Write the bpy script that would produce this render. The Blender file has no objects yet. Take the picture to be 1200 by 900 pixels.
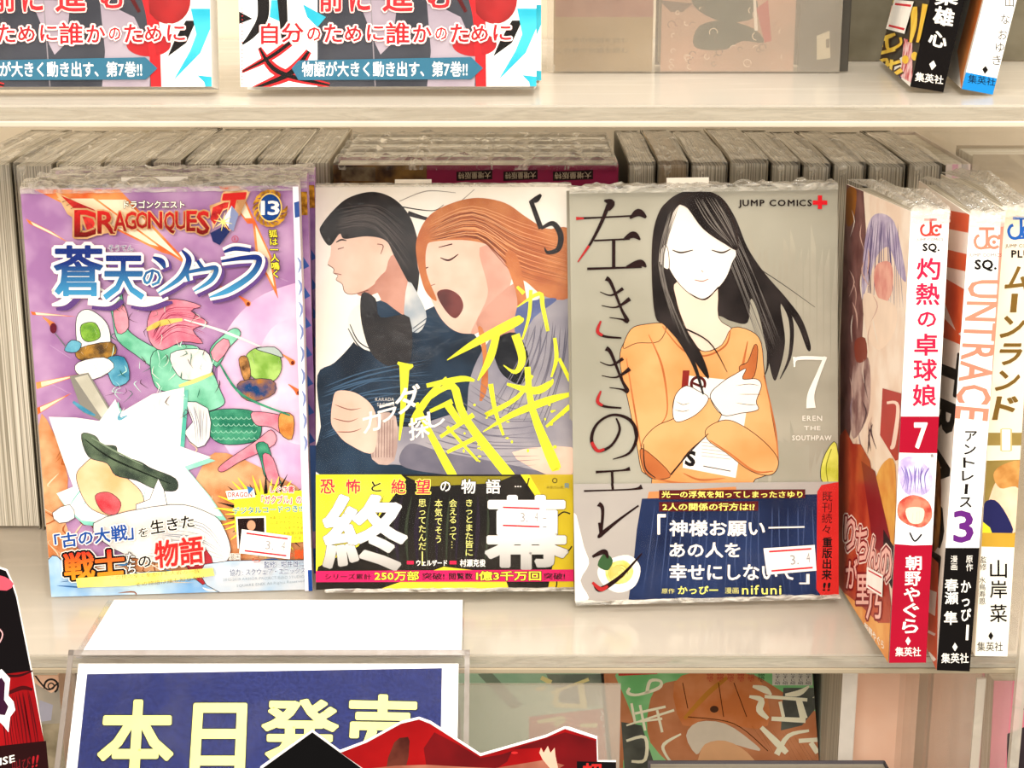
import bpy, bmesh, math, random
from mathutils import Vector, Matrix, Euler, noise
from mathutils.geometry import tessellate_polygon
# ---------------------------------------------------------------- camera, world, lights, exposure
SC = bpy.context.scene
COL = SC.collection
FPX, PITCH = 2000.0, math.radians(16)
CAMLOC = Vector((0, -0.6277, 0.293))
cam = bpy.data.cameras.new('camera'); cam.sensor_width = 36; cam.lens = 36 * FPX / 1200; cam.clip_start = 0.02
camo = bpy.data.objects.new('camera', cam); COL.objects.link(camo)
camo.location = CAMLOC; camo.rotation_euler = (math.pi / 2 - PITCH, 0, 0)
SC.camera = camo
w = bpy.data.worlds.new('world'); SC.world = w; w.use_nodes = True
w.node_tree.nodes['Background'].inputs[0].default_value = (1, .95, .86, 1)
w.node_tree.nodes['Background'].inputs[1].default_value = 1.05
def area(name, loc, target, sx, sy, power, color):
    l = bpy.data.lights.new(name, 'AREA'); l.shape = 'RECTANGLE'; l.size = sx; l.size_y = sy; l.energy = power; l.color = color
    o = bpy.data.objects.new(name, l); COL.objects.link(o); o.location = loc
    o.rotation_euler = (Vector(target) - Vector(loc)).to_track_quat('-Z', 'Y').to_euler()
area('ceiling_tube_light', (-.5, -2.2, 1.3), (0, .05, .1), 2.2, .5, 52, (1, .96, .89))
area('ceiling_tube_light.001', (.4, -.35, 1.9), (0, .05, .1), 1.4, .5, 62, (1, .96, .89))
SC.view_settings.view_transform = 'Standard'; SC.view_settings.look = 'None'
SC.view_settings.exposure = -0.04; SC.view_settings.gamma = 1; SC.view_settings.use_curve_mapping = False
SC.cycles.transparent_max_bounces = 24; SC.cycles.max_bounces = 8
R = random.Random(7)
# ---------------------------------------------------------------- materials
def lin(h):
    h = h.lstrip('#'); c = [int(h[i:i + 2], 16) / 255 for i in (0, 2, 4)]
    return tuple((x / 12.92 if x <= .04045 else ((x + .055) / 1.055) ** 2.4) for x in c) + (1,)
def li(h):
    c = lin(h); return tuple(x * (.45 + .55 * x ** .2) for x in c[:3]) + (1,)
MATS = {}
def base(name):
    m = bpy.data.materials.new(name); m.use_nodes = True
    nt = m.node_tree; return m, nt, nt.nodes['Principled BSDF']
def N(nt, t, **k):
    n = nt.nodes.new(t)
    for a, b in k.items(): setattr(n, a, b)
    return n
def ramp(nt, c, stops):
    r = N(nt, 'ShaderNodeValToRGB'); e = r.color_ramp.elements
    e[0].position, e[0].color = stops[0]; e[1].position, e[1].color = stops[-1]
    for p, q in stops[1:-1]: x = e.new(p); x.color = q
    nt.links.new(c, r.inputs[0]); return r.outputs[0]
def ink(hx, rough=.38, hx2=None, scale=60, grad=None, var=.07, axis=2):
    """printed ink: colour with a watercolour grain, or a printed blend between two colours along the sheet"""
    key = (hx, hx2, rough, scale, grad, var, axis)
    if key in MATS: return MATS[key]
    m, nt, b = base('ink_' + hx.strip('#'))
    b.inputs['Roughness'].default_value = rough; b.inputs['Specular IOR Level'].default_value = .07
    tc = N(nt, 'ShaderNodeTexCoord')
    if grad:
        s = N(nt, 'ShaderNodeSeparateXYZ'); nt.links.new(tc.outputs['Object'], s.inputs[0])
        mr = N(nt, 'ShaderNodeMapRange'); nt.links.new(s.outputs[axis], mr.inputs[0])
        mr.inputs[1].default_value, mr.inputs[2].default_value = grad
        c = ramp(nt, mr.outputs[0], [(0, li(hx)), (1, li(hx2))])
    else:
        n = N(nt, 'ShaderNodeTexNoise'); n.inputs['Scale'].default_value = scale; n.inputs['Detail'].default_value = 3
        nt.links.new(tc.outputs['Object'], n.inputs[0])
        a = li(hx)
        if hx2: c = ramp(nt, n.outputs[0], [(.38, a), (.62, li(hx2))])
        else: c = ramp(nt, n.outputs[0], [(.3, tuple(x * (1 - var) for x in a[:3]) + (1,)), (.7, tuple(min(1, x * (1 + var)) for x in a[:3]) + (1,))])
    nt.links.new(c, b.inputs['Base Color'])
    MATS[key] = m; return m
def pages(name, c1, c2, c3, axis, freq=1500, bands=260):
    if name in MATS: return MATS[name]
    m, nt, b = base(name); b.inputs['Roughness'].default_value = .8
    tc = N(nt, 'ShaderNodeTexCoord')
    def nz(f, d):
        mp = N(nt, 'ShaderNodeMapping'); s = [6, 6, 6]; s[axis] = f; mp.inputs['Scale'].default_value = s
        nt.links.new(tc.outputs['Object'], mp.inputs[0])
        n = N(nt, 'ShaderNodeTexNoise'); n.inputs['Scale'].default_value = 1; n.inputs['Detail'].default_value = d
        nt.links.new(mp.outputs[0], n.inputs[0]); return n.outputs[0]
    a = ramp(nt, nz(freq, 1), [(.36, lin(c1)), (.62, lin(c2))])
    f = ramp(nt, nz(bands, 2), [(.4, (0, 0, 0, 1)), (.62, (1, 1, 1, 1))])
    mx = N(nt, 'ShaderNodeMix', data_type='RGBA'); nt.links.new(f, mx.inputs[0]); nt.links.new(a, mx.inputs[6]); mx.inputs[7].default_value = lin(c3)
    mm = N(nt, 'ShaderNodeMath', operation='MULTIPLY'); nt.links.new(f, mm.inputs[0]); mm.inputs[1].default_value = .55
    nt.links.new(mm.outputs[0], mx.inputs[0]); nt.links.new(mx.outputs[2], b.inputs['Base Color'])
    bp = N(nt, 'ShaderNodeBump'); bp.inputs['Strength'].default_value = .4; bp.inputs['Distance'].default_value = .0005
    nt.links.new(nz(freq, 1), bp.inputs['Height']); nt.links.new(bp.outputs[0], b.inputs['Normal'])
    MATS[name] = m; return m
def film(name, haze, gloss, hx='f2eadc', scale=(60, 60, 60), thr=(.5, .75), rough=.12, bump=.3):
    """thin clear plastic: transparent, a fresnel gloss, milky streaks"""
    if name in MATS: return MATS[name]
    m = bpy.data.materials.new(name); m.use_nodes = True; nt = m.node_tree; nt.nodes.clear()
    out = N(nt, 'ShaderNodeOutputMaterial'); tr = N(nt, 'ShaderNodeBsdfTransparent')
    gl = N(nt, 'ShaderNodeBsdfGlossy'); gl.inputs['Roughness'].default_value = rough
    df = N(nt, 'ShaderNodeBsdfDiffuse'); df.inputs[0].default_value = lin(hx)
    tl = N(nt, 'ShaderNodeBsdfTranslucent'); tl.inputs[0].default_value = lin(hx)
    ds = N(nt, 'ShaderNodeMixShader'); ds.inputs[0].default_value = .5; nt.links.new(df.outputs[0], ds.inputs[1]); nt.links.new(tl.outputs[0], ds.inputs[2])
    tc = N(nt, 'ShaderNodeTexCoord'); mp = N(nt, 'ShaderNodeMapping'); mp.inputs['Scale'].default_value = scale
    nt.links.new(tc.outputs['Object'], mp.inputs[0])
    n = N(nt, 'ShaderNodeTexNoise'); n.inputs['Scale'].default_value = 1; n.inputs['Detail'].default_value = 4; n.inputs['Distortion'].default_value = 1.2
    nt.links.new(mp.outputs[0], n.inputs[0])
    mr = N(nt, 'ShaderNodeMapRange'); nt.links.new(n.outputs[0], mr.inputs[0])
    mr.inputs[1].default_value, mr.inputs[2].default_value = thr; mr.inputs[3].default_value, mr.inputs[4].default_value = haze
    bp = N(nt, 'ShaderNodeBump'); bp.inputs['Strength'].default_value = bump; bp.inputs['Distance'].default_value = .002
    nt.links.new(n.outputs[0], bp.inputs['Height']); nt.links.new(bp.outputs[0], gl.inputs['Normal'])
    m1 = N(nt, 'ShaderNodeMixShader'); nt.links.new(mr.outputs[0], m1.inputs[0]); nt.links.new(tr.outputs[0], m1.inputs[1]); nt.links.new(ds.outputs[0], m1.inputs[2])
    fr = N(nt, 'ShaderNodeFresnel'); fr.inputs[0].default_value = 1.4
    mu = N(nt, 'ShaderNodeMath', operation='MULTIPLY'); nt.links.new(fr.outputs[0], mu.inputs[0]); mu.inputs[1].default_value = gloss
    m2 = N(nt, 'ShaderNodeMixShader'); nt.links.new(mu.outputs[0], m2.inputs[0]); nt.links.new(m1.outputs[0], m2.inputs[1]); nt.links.new(gl.outputs[0], m2.inputs[2])
    nt.links.new(m2.outputs[0], out.inputs[0]); MATS[name] = m; return m
WRAP = film('shrink_wrap', (0, .03), .12, thr=(.6, .82), scale=(45, 45, 30))
CRUMPLE = film('crumpled_wrap', (.12, .85), 2.0, scale=(90, 260, 260), thr=(.42, .66), rough=.2, bump=1, hx='fbf5e8')
CRUMPLE_B = film('crumpled_wrap_back', (0, .95), 1.6, hx='fbf4e6', scale=(150, 45, 45), thr=(.56, .68), rough=.15, bump=1)  # thin pale streaks stand in for gloss highlights on the film
ACRYL_TOP = film('milky_acrylic', (.56, .66), .8, hx='faf0e0', scale=(8, 30, 8), rough=.12, bump=.05)
ACRYL_UP = film('bright_acrylic', (.45, .55), .7, hx='fcf3e4', scale=(10, 60, 8), rough=.15, bump=.05)
ACRYL_EDGE = film('acrylic_edge', (.5, .85), 1.0, hx='d6ccb9', scale=(40, 10, 500), thr=(.35, .65), rough=.15, bump=.1)
ACRYL_CLEAR = film('clear_acrylic', (.10, .18), .25, hx='efe6d6', scale=(10, 10, 10), rough=.08, bump=.05)
ACRYL_HAZE = film('hazy_acrylic', (.24, .32), .8, hx='e2d5c1', scale=(14, 14, 14), rough=.2, bump=.05)
PAGE_F = pages('page_edges', 'f2ebdc', 'b8ae98', '9a907c', 0)
PAGE_SIDE = pages('page_edges_side', 'e6dfcf', 'bdb49f', '9b9280', 1)
# ---------------------------------------------------------------- mesh helpers
def link(name, verts, faces, mats, parent=None, fm=None, smooth=False):
    me = bpy.data.meshes.new(name); me.from_pydata([tuple(v) for v in verts], [], faces)
    for m in (mats if isinstance(mats, (list, tuple)) else [mats]): me.materials.append(m)
    if fm: me.polygons.foreach_set('material_index', fm)
    if smooth: me.polygons.foreach_set('use_smooth', [True] * len(me.polygons))
    me.update()
    o = bpy.data.objects.new(name, me); COL.objects.link(o)
    if parent: o.parent = parent
    return o
def thing(name, label, cat, loc=(0, 0, 0), rot=(0, 0, 0), group=None):
    o = bpy.data.objects.new(name, None); o.empty_display_size = .02; COL.objects.link(o)
    o.location = loc; o.rotation_euler = rot; o['label'] = label; o['category'] = cat
    if group: o['group'] = group
    return o
def tag(o, label, cat, group=None):
    o['label'] = label; o['category'] = cat
    if group: o['group'] = group
    return o
class MB:
    def __init__(s): s.v = []; s.f = []; s.m = []
    def box(s, x0, x1, y0, y1, z0, z1, mi=0, bev=0):
        n = len(s.v)
        s.v += [Vector((x, y, z)) for z in (z0, z1) for y in (y0, y1) for x in (x0, x1)]
        s.f += [[n + i for i in q] for q in ((0, 2, 3, 1), (4, 5, 7, 6), (0, 1, 5, 4), (2, 6, 7, 3), (0, 4, 6, 2), (1, 3, 7, 5))]; s.m += [mi] * 6
        return s
    def extr(s, prof, z0, z1, mi=0):
        n = len(s.v); k = len(prof)
        s.v += [Vector((x, y, z)) for z in (z0, z1) for x, y in prof]
        for i in range(k): j = (i + 1) % k; s.f.append([n + i, n + j, n + k + j, n + k + i]); s.m.append(mi)
        for t in tessellate_polygon([[Vector((x, y, 0)) for x, y in prof]]):
            s.f.append([n + t[2], n + t[1], n + t[0]]); s.f.append([n + k + q for q in t]); s.m += [mi, mi]
        return s
    def build(s, name, mats, parent=None, smooth=False, bevel=0):
        o = link(name, s.v, s.f, mats, parent, s.m, smooth)
        if bevel:
            b = o.modifiers.new('bevel', 'BEVEL'); b.width = bevel; b.segments = 2; b.limit_method = 'ANGLE'
        return o
# ---------------------------------------------------------------- flat print on a face of a real object
FWD = Vector((0, math.cos(PITCH), -math.sin(PITCH))); UPV = Vector((0, math.sin(PITCH), math.cos(PITCH)))
GLY = {}
fc = bpy.data.curves.new('glyph', 'FONT'); fc.resolution_u = 2
fo = bpy.data.objects.new('glyph', fc); COL.objects.link(fo)
def glyph(ch, off):
    k = (ch, off)
    if k not in GLY and off:
        vs, fs = glyph(ch, 0); vs = list(vs); fs = list(fs); E = {}
        off = max(off, -.0) 
        for q in fs:
            ar = sum(vs[q[i - 1]][0] * vs[q[i]][1] - vs[q[i]][0] * vs[q[i - 1]][1] for i in range(len(q)))
            qq = q if ar > 0 else q[::-1]
            for i in range(len(qq)): E[(qq[i - 1], qq[i])] = 1
        for (a, b) in [e for e in E if (e[1], e[0]) not in E]:
            if off <= 0: break
            (ax, ay), (bx, by) = vs[a], vs[b]; dx, dy = bx - ax, by - ay; l = math.hypot(dx, dy)
            if l < 1e-5: continue
            dx /= l; dy /= l; nx, ny = dy * off, -dx * off; n = len(vs); e = off * .42
            vs += [(ax - dx * e, ay - dy * e), (bx + dx * e, by + dy * e), (bx + dx * e + nx, by + dy * e + ny), (ax - dx * e + nx, ay - dy * e + ny)]
            vs += [(ax - dx * off, ay - dy * off), (bx + dx * off, by + dy * off)]
            fs += [[n, n + 1, n + 2, n + 3], [n, n + 3, n + 4], [n + 1, n + 5, n + 2]]
        GLY[k] = (vs, fs)
    if k not in GLY:
        fc.body = ch
        dg = bpy.context.evaluated_depsgraph_get(); dg.update()
        me = bpy.data.meshes.new_from_object(fo.evaluated_get(dg))
        key = {}; mp_ = []; vs = []
        for v in me.vertices:
            q = (round(v.co.x, 4), round(v.co.y, 4))
            if q not in key: key[q] = len(vs); vs.append((v.co.x, v.co.y))
            mp_.append(key[q])
        fs = [[mp_[i] for i in p.vertices] for p in me.polygons]; fs = [q for q in fs if len(set(q)) == len(q)]
        bpy.data.meshes.remove(me); GLY[k] = (vs, fs)
    return GLY[k]
def crom(pts, n=6, closed=False):
    k = len(pts)
    if k < 3: return list(pts)
    out = []; rng = range(k) if closed else range(k - 1)
    for i in rng:
        if closed: p0, p1, p2, p3 = pts[i - 1], pts[i], pts[(i + 1) % k], pts[(i + 2) % k]
        else: p0, p1, p2, p3 = pts[max(i - 1, 0)], pts[i], pts[i + 1], pts[min(i + 2, k - 1)]
        for j in range(n):
            t = j / n
            out.append(tuple(.5 * (2 * b + (c - a) * t + (2 * a - 5 * b + 4 * c - d) * t * t + (3 * b - a - 3 * c + d) * t ** 3) for a, b, c, d in zip(p0, p1, p2, p3)))
    if not closed: out.append(tuple(pts[-1]))
    return out
class Face:
    """a rectangle on a thing: origin, u and v directions (root-local), size; pixels of the photograph are traced onto it"""
    def __init__(s, root, o, u, v, W, H):
        s.root = root; s.o = Vector(o); s.u = Vector(u); s.v = Vector(v); s.n = s.u.cross(s.v); s.W = W; s.H = H
        M = Matrix.LocRotScale(root.location, root.rotation_euler, None); s.Mi = M.inverted()
        s.c = s.Mi @ CAMLOC; s.R = s.Mi.to_3x3(); s.lay = 0
    def uv(s, px, py):
        d = s.R @ (FWD * FPX + Vector((1, 0, 0)) * (px - 600) - UPV * (py - 450))
        t = (s.o - s.c).dot(s.n) / d.dot(s.n); p = s.c + d * t - s.o
        return (p.dot(s.u), p.dot(s.v))
    def at(s, u, v, h): return s.o + s.u * u + s.v * v + s.n * h
class Print:
    def __init__(s, face, step=.000005, lift=.00006):
        s.f = face; s.v = []; s.fa = []; s.fm = []; s.mats = []; s.line = None; s.step = step; s.lift = lift
    def mi(s, m):
        if m not in s.mats: s.mats.append(m)
        return s.mats.index(m)
    def layer(s): s.f.lay += 1; return s.lift + s.f.lay * s.step
    def tri_uv(s, pts, h, mi):
        W, H = s.f.W, s.f.H
        if min(p[0] for p in pts) < 0 or max(p[0] for p in pts) > W or min(p[1] for p in pts) < 0 or max(p[1] for p in pts) > H:
            for ax, lim, sg in ((0, 0, 1), (0, W, -1), (1, 0, 1), (1, H, -1)):
                out = []
                for i in range(len(pts)):
                    a, b = pts[i - 1], pts[i]; da, db = (a[ax] - lim) * sg, (b[ax] - lim) * sg
                    if (da >= 0) != (db >= 0):
                        t = da / (da - db); out.append((a[0] + (b[0] - a[0]) * t, a[1] + (b[1] - a[1]) * t))
                    if db >= 0: out.append(b)
                pts = out
                if len(pts) < 3: return
        n = len(s.v); s.v += [s.f.at(u, v, h) for u, v in pts]
        ar = sum(pts[i - 1][0] * pts[i][1] - pts[i][0] * pts[i - 1][1] for i in range(len(pts)))
        idx = list(range(n, n + len(pts)))
        if ar < 0: idx.reverse()
        s.fa.append(idx); s.fm.append(mi)
    def poly(s, pts, m, smooth=0, uvspace=False):
        if smooth: pts = crom(pts, smooth, True)
        q = list(pts) if uvspace else [s.f.uv(*p[:2]) for p in pts]
        h = s.layer(); mi = s.mi(m)
        for t in tessellate_polygon([[Vector((a, b, 0)) for a, b in q]]): s.tri_uv([q[i] for i in t], h, mi)
        if s.line and smooth: s.stroke([tuple(a) for a in pts] + [tuple(pts[0])], s.line[0], s.line[1], n=1)
        return s
    def fill(s, m): return s.poly([(0, 0), (s.f.W, 0), (s.f.W, s.f.H), (0, s.f.H)], m, uvspace=True)
    def stroke(s, pts, m, w=2, taper=(0, 0), n=6):
        """pts (x,y[,width])"""
        P = crom([p if len(p) == 3 else (p[0], p[1], w) for p in pts], n)
        h = s.layer(); mi = s.mi(m); L = []; k = len(P)
        for i, p in enumerate(P):
            a = P[max(i - 1, 0)]; b = P[min(i + 1, k - 1)]; dx, dy = b[0] - a[0], b[1] - a[1]; l = math.hypot(dx, dy) or 1
            ww = max(p[2], .15) / 2; f = i / (k - 1)
            if taper[0] and f < taper[0]: ww *= .1 + .9 * f / taper[0]
            if taper[1] and 1 - f < taper[1]: ww *= .1 + .9 * (1 - f) / taper[1]
            nx, ny = -dy / l * ww, dx / l * ww
            L.append((s.f.uv(p[0] + nx, p[1] + ny), s.f.uv(p[0] - nx, p[1] - ny)))
        for i in range(k - 1):
            s.tri_uv([L[i][0], L[i + 1][0], L[i + 1][1]], h, mi); s.tri_uv([L[i][0], L[i + 1][1], L[i][1]], h, mi)
        return s
    def disc(s, x, y, rx, ry, m, rot=0, k=28):
        c, d = math.cos(rot), math.sin(rot)
        return s.poly([(x + rx * math.cos(a) * c - ry * math.sin(a) * d, y + rx * math.cos(a) * d + ry * math.sin(a) * c) for a in [i * 2 * math.pi / k for i in range(k)]], m)
    def ring(s, x, y, r, w, m, a0=0, a1=360, ry=None):
        k = 24; return s.stroke([(x + r * math.cos(math.radians(a0 + (a1 - a0) * i / k)), y + (ry or r) * math.sin(math.radians(a0 + (a1 - a0) * i / k))) for i in range(k + 1)], m, w, n=1)
    def strands(s, A, B, n, m, w=1.2, jit=2, taper=(.2, .5)):
        L0 = s.f.lay + 1
        for i in range(n):
            t = (i + R.random() * .6) / n; s.f.lay = L0 - 1
            s.stroke([(a[0] + (b[0] - a[0]) * t + R.uniform(-jit, jit), a[1] + (b[1] - a[1]) * t + R.uniform(-jit, jit)) for a, b in zip(A, B)], m, w * R.uniform(.5, 1.3), taper, 4)
        return s
    def text(s, tx, q, m, bold=0, out=(), d='h', sp=1.0, rot=0):
        """q: x0,y0,x1,y1 box or four corners TL TR BR BL in photo pixels; out: outline layers (em offset, material)"""
        if len(q) == 4 and not isinstance(q[0], (tuple, list)):
            x0, y0, x1, y1 = q; q = [(x0, y0), (x1, y0), (x1, y1), (x0, y1)]
        cells = []; cx = 0; bold = bold if bold < .03 else bold * .6; out = [(a * .75, b) for a, b in out]
        for i, ch in enumerate(tx):
            vs, fs = glyph(ch, 0)
            cjk = ord(ch) > 0x2e00
            adv = 1.0 if cjk else (max([v[0] for v in vs]) + .07 if vs else .3)
            if d == 'h': cells.append((ch, cx, 0)); cx += adv * sp
            else: cells.append((ch, 0 if cjk else .25, cx)); cx -= (1.0 if (cjk or not vs) else .9) * sp
        def place(ch, ox, oy, off):
            vs, fs = glyph(ch, off)
            if d == 'v' and ch in 'ー─―…(「」)':  vs = [(.44 + (y - .38), .36 - (x - .5)) for x, y in vs]
            if rot:
                vs = [(.5 + (y - .38), .38 - (x - .5)) for x, y in vs]
            return [(x + ox, y + oy) for x, y in vs], fs
        b = [p for c in cells for p in place(*c, bold)[0]]
        x0 = min(p[0] for p in b); x1 = max(p[0] for p in b); y0 = min(p[1] for p in b); y1 = max(p[1] for p in b)
        for off, mm in sorted(out, key=lambda t: -t[0]) + [(bold, m)]:
            h = s.layer(); mi = s.mi(mm)
            for c in cells:
                vs, fs = place(*c, off); Q = []
                for x, y in vs:
                    a = (x - x0) / (x1 - x0); e = (y1 - y) / (y1 - y0)
                    px = (q[0][0] * (1 - a) + q[1][0] * a) * (1 - e) + (q[3][0] * (1 - a) + q[2][0] * a) * e
                    py = (q[0][1] * (1 - a) + q[1][1] * a) * (1 - e) + (q[3][1] * (1 - a) + q[2][1] * a) * e
                    Q.append(s.f.uv(px, py))
                nb = len(glyph(c[0], 0)[1])
                for k_, t in enumerate(fs): s.tri_uv([Q[i] for i in t], h if k_ < nb else h - (1 + (k_ - nb) // 3 % 8) * 4e-7, mi)
        return s
    def build(s, name, parent, label=None):
        o = link(name, s.v, s.fa, s.mats, parent, s.fm)
        if label: o['label'] = label
        return o
# ---------------------------------------------------------------- setting and shelves
def hexm(h, r=.5, **k): return ink(h, r, **k)
WALLM = ink('e2d6c2', .7, scale=12)
MB().box(-.62, .62, .30, .312, -.26, .62).build('wall_back', WALLM)['kind'] = 'structure'
MB().box(-.62, .62, -.02, .30, -.27, -.235).build('floor', ink('b8ab96', .6, scale=20))['kind'] = 'structure'
MB().box(-.63, -.62, -.02, .312, -.27, .62).build('wall_left', WALLM)['kind'] = 'structure'
MB().box(.62, .63, -.02, .312, -.27, .62).build('wall_right', WALLM)['kind'] = 'structure'
def shelf(z, label, mtop, low):
    t = thing('acrylic_shelf', label, 'shelf', (0, 0, z), group=None)
    MB().box(-.6, .6, .0006, .298, -.0008, 0).build('shelf_surface', mtop, t)
    MB().box(-.6, .6, 0, .003, -.0055, -.0009).build('front_edge', ACRYL_EDGE, t)
    MB().box(-.6, .6, -.0006, .0022, -.0080, -.0057).build('edge_lip', low, t, bevel=.0005)
    return t
shelf(0, 'lower clear acrylic shelf carrying the three face-out comic books', ACRYL_TOP, ink('a4967f', .3, scale=30))
shelf(.219, 'upper bright acrylic shelf with thick front edge under the white and teal books', ACRYL_UP, ink('cfbfac', .25, scale=30))
for x, z0, z1, lb in ((.2, -.219, .2085, 'tall clear acrylic divider at the far right edge, right of the cream spine'), (.1885, -.219, -.012, 'clear acrylic divider under the lower shelf, left of the taller one')):
    t = thing('acrylic_divider', lb, 'divider', (x, 0, z0))
    MB().box(0, .003, .004 if z0 < 0 else 0, .27, .001, z1 - z0).build('panel', ACRYL_CLEAR, t)
    MB().box(-.0003, .0033, -.0115 if x > .19 else .003, -.0112 + .003 if x > .19 else .0045, .001, z1 - z0).build('polished_edge', film('divider_edge', (.45, .6), 1.5, hx='f3ead8', rough=.1), t)
# ---------------------------------------------------------------- books
def film_sheet(parent, Wd, Hh, off, name='plastic_wrap', amp=.0005, seed=0):
    nx, nz = 14, 22; v = []; f = []
    for j in range(nz + 1):
        for i in range(nx + 1):
            x, z = Wd * i / nx, Hh * j / nz
            v.append((x, -off - amp * (1 + noise.noise(Vector((x * 60 + seed, z * 25, seed)))), z))
    for j in range(nz):
        for i in range(nx): a = j * (nx + 1) + i; f.append([a, a + 1, a + nx + 2, a + nx + 1])
    return link(name, v, f, WRAP, parent, smooth=True)
def crumple(parent, x0, x1, y0, y1, z, amp=.003, seed=0, mat=None, drop=.004, n=46, name='wrap_seam'):
    """crumpled spare film over the top of a wrapped book, from the front edge back over the pages"""
    rows = [(y0 - .0012, z - drop), (y0 - .0012, z - drop * .3), (y0 - .0005, z + .0006), (y0 + (y1 - y0) * .3, z + .0012), (y0 + (y1 - y0) * .65, z + .0012), (y1, z + .0006)]
    v = []; f = []; k = len(rows)
    for i in range(n + 1):
        x = x0 + (x1 - x0) * i / n
        for j, (y, zz) in enumerate(rows):
            a = amp * (0.15, .2, .5, 1, 1, .5)[j]
            q = abs(noise.noise(Vector((x * 160 + seed * 9.1, j * .9, seed)))) + .4 * abs(noise.noise(Vector((x * 520, j * 2.3, seed))))
            v.append((x + .3 * a * noise.noise(Vector((x * 300, j, 5 + seed))), y - (a * .35 * q if j < 3 else 0), zz + a * q))
    for i in range(n):
        for j in range(k - 1): a = i * k + j; f.append([a, a + k, a + k + 1, a + 1])
    return link(name, v, f, mat or CRUMPLE, parent, smooth=False)
def arc(cx, cy, r, a0, a1, n=3): return [(cx + r * math.cos(math.radians(a0 + (a1 - a0) * i / n)), cy + r * math.sin(math.radians(a0 + (a1 - a0) * i / n))) for i in range(n + 1)]
def front_book(root, W_, H_, T_, cov, spine_right=True, page=None):
    """cover faces the viewer; y=0 is the cover plane, spine on the right"""
    c = .0006; r = .0008
    prof = [(0, 0)] + arc(W_ - r, r, r, -90, 0) + arc(W_ - r, T_ - r, r, 0, 90) + [(0, T_), (0, T_ - c), (W_ - c, T_ - c), (W_ - c, c), (0, c)]
    MB().extr(prof, 0, H_).build('cover', cov, root)
    MB().box(.0012, W_ - c - .0002, c + .0001, T_ - c - .0001, .0015, H_ - .0015).build('page_block', page or PAGE_SIDE, root)
    return Face(root, (0, 0, 0), (1, 0, 0), (0, 0, 1), W_, H_)
def spine_book(root, T_, H_, D_, cov, page=None):
    """spine faces the viewer; the front cover is the side x=0"""
    c = .0006; r = .0012
    prof = [(0, D_)] + arc(r, r, r, 180, 270) + arc(T_ - r, r, r, 270, 360) + [(T_, D_), (T_ - c, D_), (T_ - c, c), (c, c), (c, D_)]
    MB().extr(prof, 0, H_).build('cover', cov, root)
    MB().box(c + .0001, T_ - c - .0001, c + .0002, D_ - .0015, .0015, H_ - .0015).build('page_block', page or PAGE_F, root)
    return (Face(root, (0, 0, 0), (1, 0, 0), (0, 0, 1), T_, H_), Face(root, (0, D_, 0), (0, -1, 0), (0, 0, 1), D_, H_))
def price_sticker(face, quad, parent, pen=True, lbl=None):
    p = Print(face, lift=.0004); W = ink('f8f2ea', .5); p.poly(quad, W)
    def L(a, e):
        (x0, y0), (x1, y1), (x2, y2), (x3, y3) = quad
        return ((x0 * (1 - a) + x1 * a) * (1 - e) + (x3 * (1 - a) + x2 * a) * e, (y0 * (1 - a) + y1 * a) * (1 - e) + (y3 * (1 - a) + y2 * a) * e)
    r = ink('d8303e', .5)
    for e in (.13, .86): p.poly([L(.1, e - .025), L(.93, e - .025), L(.93, e + .045), L(.1, e + .045)], r)
    if pen:
        g = ink('a09a98', .6)
        p.text('3.', [L(.5, .33), L(.66, .33), L(.66, .7), L(.5, .7)], g, bold=-.02); p.text('4', [L(.82, .28), L(.89, .28), L(.89, .66), L(.82, .66)], g, bold=-.02)
    return p.build('price_sticker', parent, lbl)
BLK = ink('1c1715'); WHT = ink('f7efe4'); 
def copies(x, y, z, rot, W_, H_, T_, spec, cov, lbls, grp, page=None, deco=None):
    for i, (dx, dy, dz) in enumerate(spec):
        t = thing('comic_book', lbls[i], 'book', (x + dx, y + dy, z + dz), rot, grp)
        f = front_book(t, W_, H_, T_, cov, page=page)
        if deco: deco(t, f, i)
        crumple(t, 0, W_, 0, T_, H_, amp=.003, seed=i + 3)
# ---- violet fantasy comic, left
bk1 = thing('comic_book', 'violet fantasy comic volume 13 with blue title, leftmost face-out book on the lower shelf', 'book', (-.1998, .0591, .0003), (-.0174, -.001, .0749))
W1, H1, T1 = .1127, .1775, .0165
F1 = front_book(bk1, W1, H1, T1, ink('efe6e4', .35))
p = Print(F1)
p.fill(ink('a87aa8', .38, 'caa4c4', 45))
pk = ink('ecc4dc', .4, 'f6dce8', 60)
p.poly([(352, 330), (300, 350), (262, 395), (255, 450), (262, 520), (310, 560), (365, 560), (365, 330)], ink('dcaed2', .4, 'efcfe2', 50), 5)
p.poly([(352, 370), (318, 385), (300, 430), (310, 490), (345, 520), (365, 500), (365, 370)], pk, 5)
cr = ink('f6dcb8', .4, 'f9ead0', 80); orr = ink('e06a38', .4, 'f0a060', 90)
for a in ([(40, 222), (110, 222), (205, 300), (190, 296)], [(95, 222), (140, 222), (230, 318), (196, 296)], [(255, 216), (280, 216), (300, 262), (290, 262)], [(30, 256), (34, 262), (80, 284), (62, 272)], [(36, 365), (90, 371), (38, 369)], [(42, 448), (105, 436), (43, 456)], [(43, 478), (85, 460), (44, 486)], [(295, 250), (318, 300), (326, 350), (300, 300)]):
    p.poly(a, orr); c_ = (sum(q[0] for q in a) / len(a), sum(q[1] for q in a) / len(a))
    p.poly([(c_[0] + (x - c_[0]) * .72, c_[1] + (y - c_[1]) * .72) for x, y in a], cr)
for i in range(26):
    x, y = R.uniform(40, 350), R.uniform(250, 470); p.stroke([(x, y), (x + R.uniform(8, 34), y + R.uniform(3, 16))], ink('f3dff0'), R.uniform(.6, 1.6), (.4, .5), 2)
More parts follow.
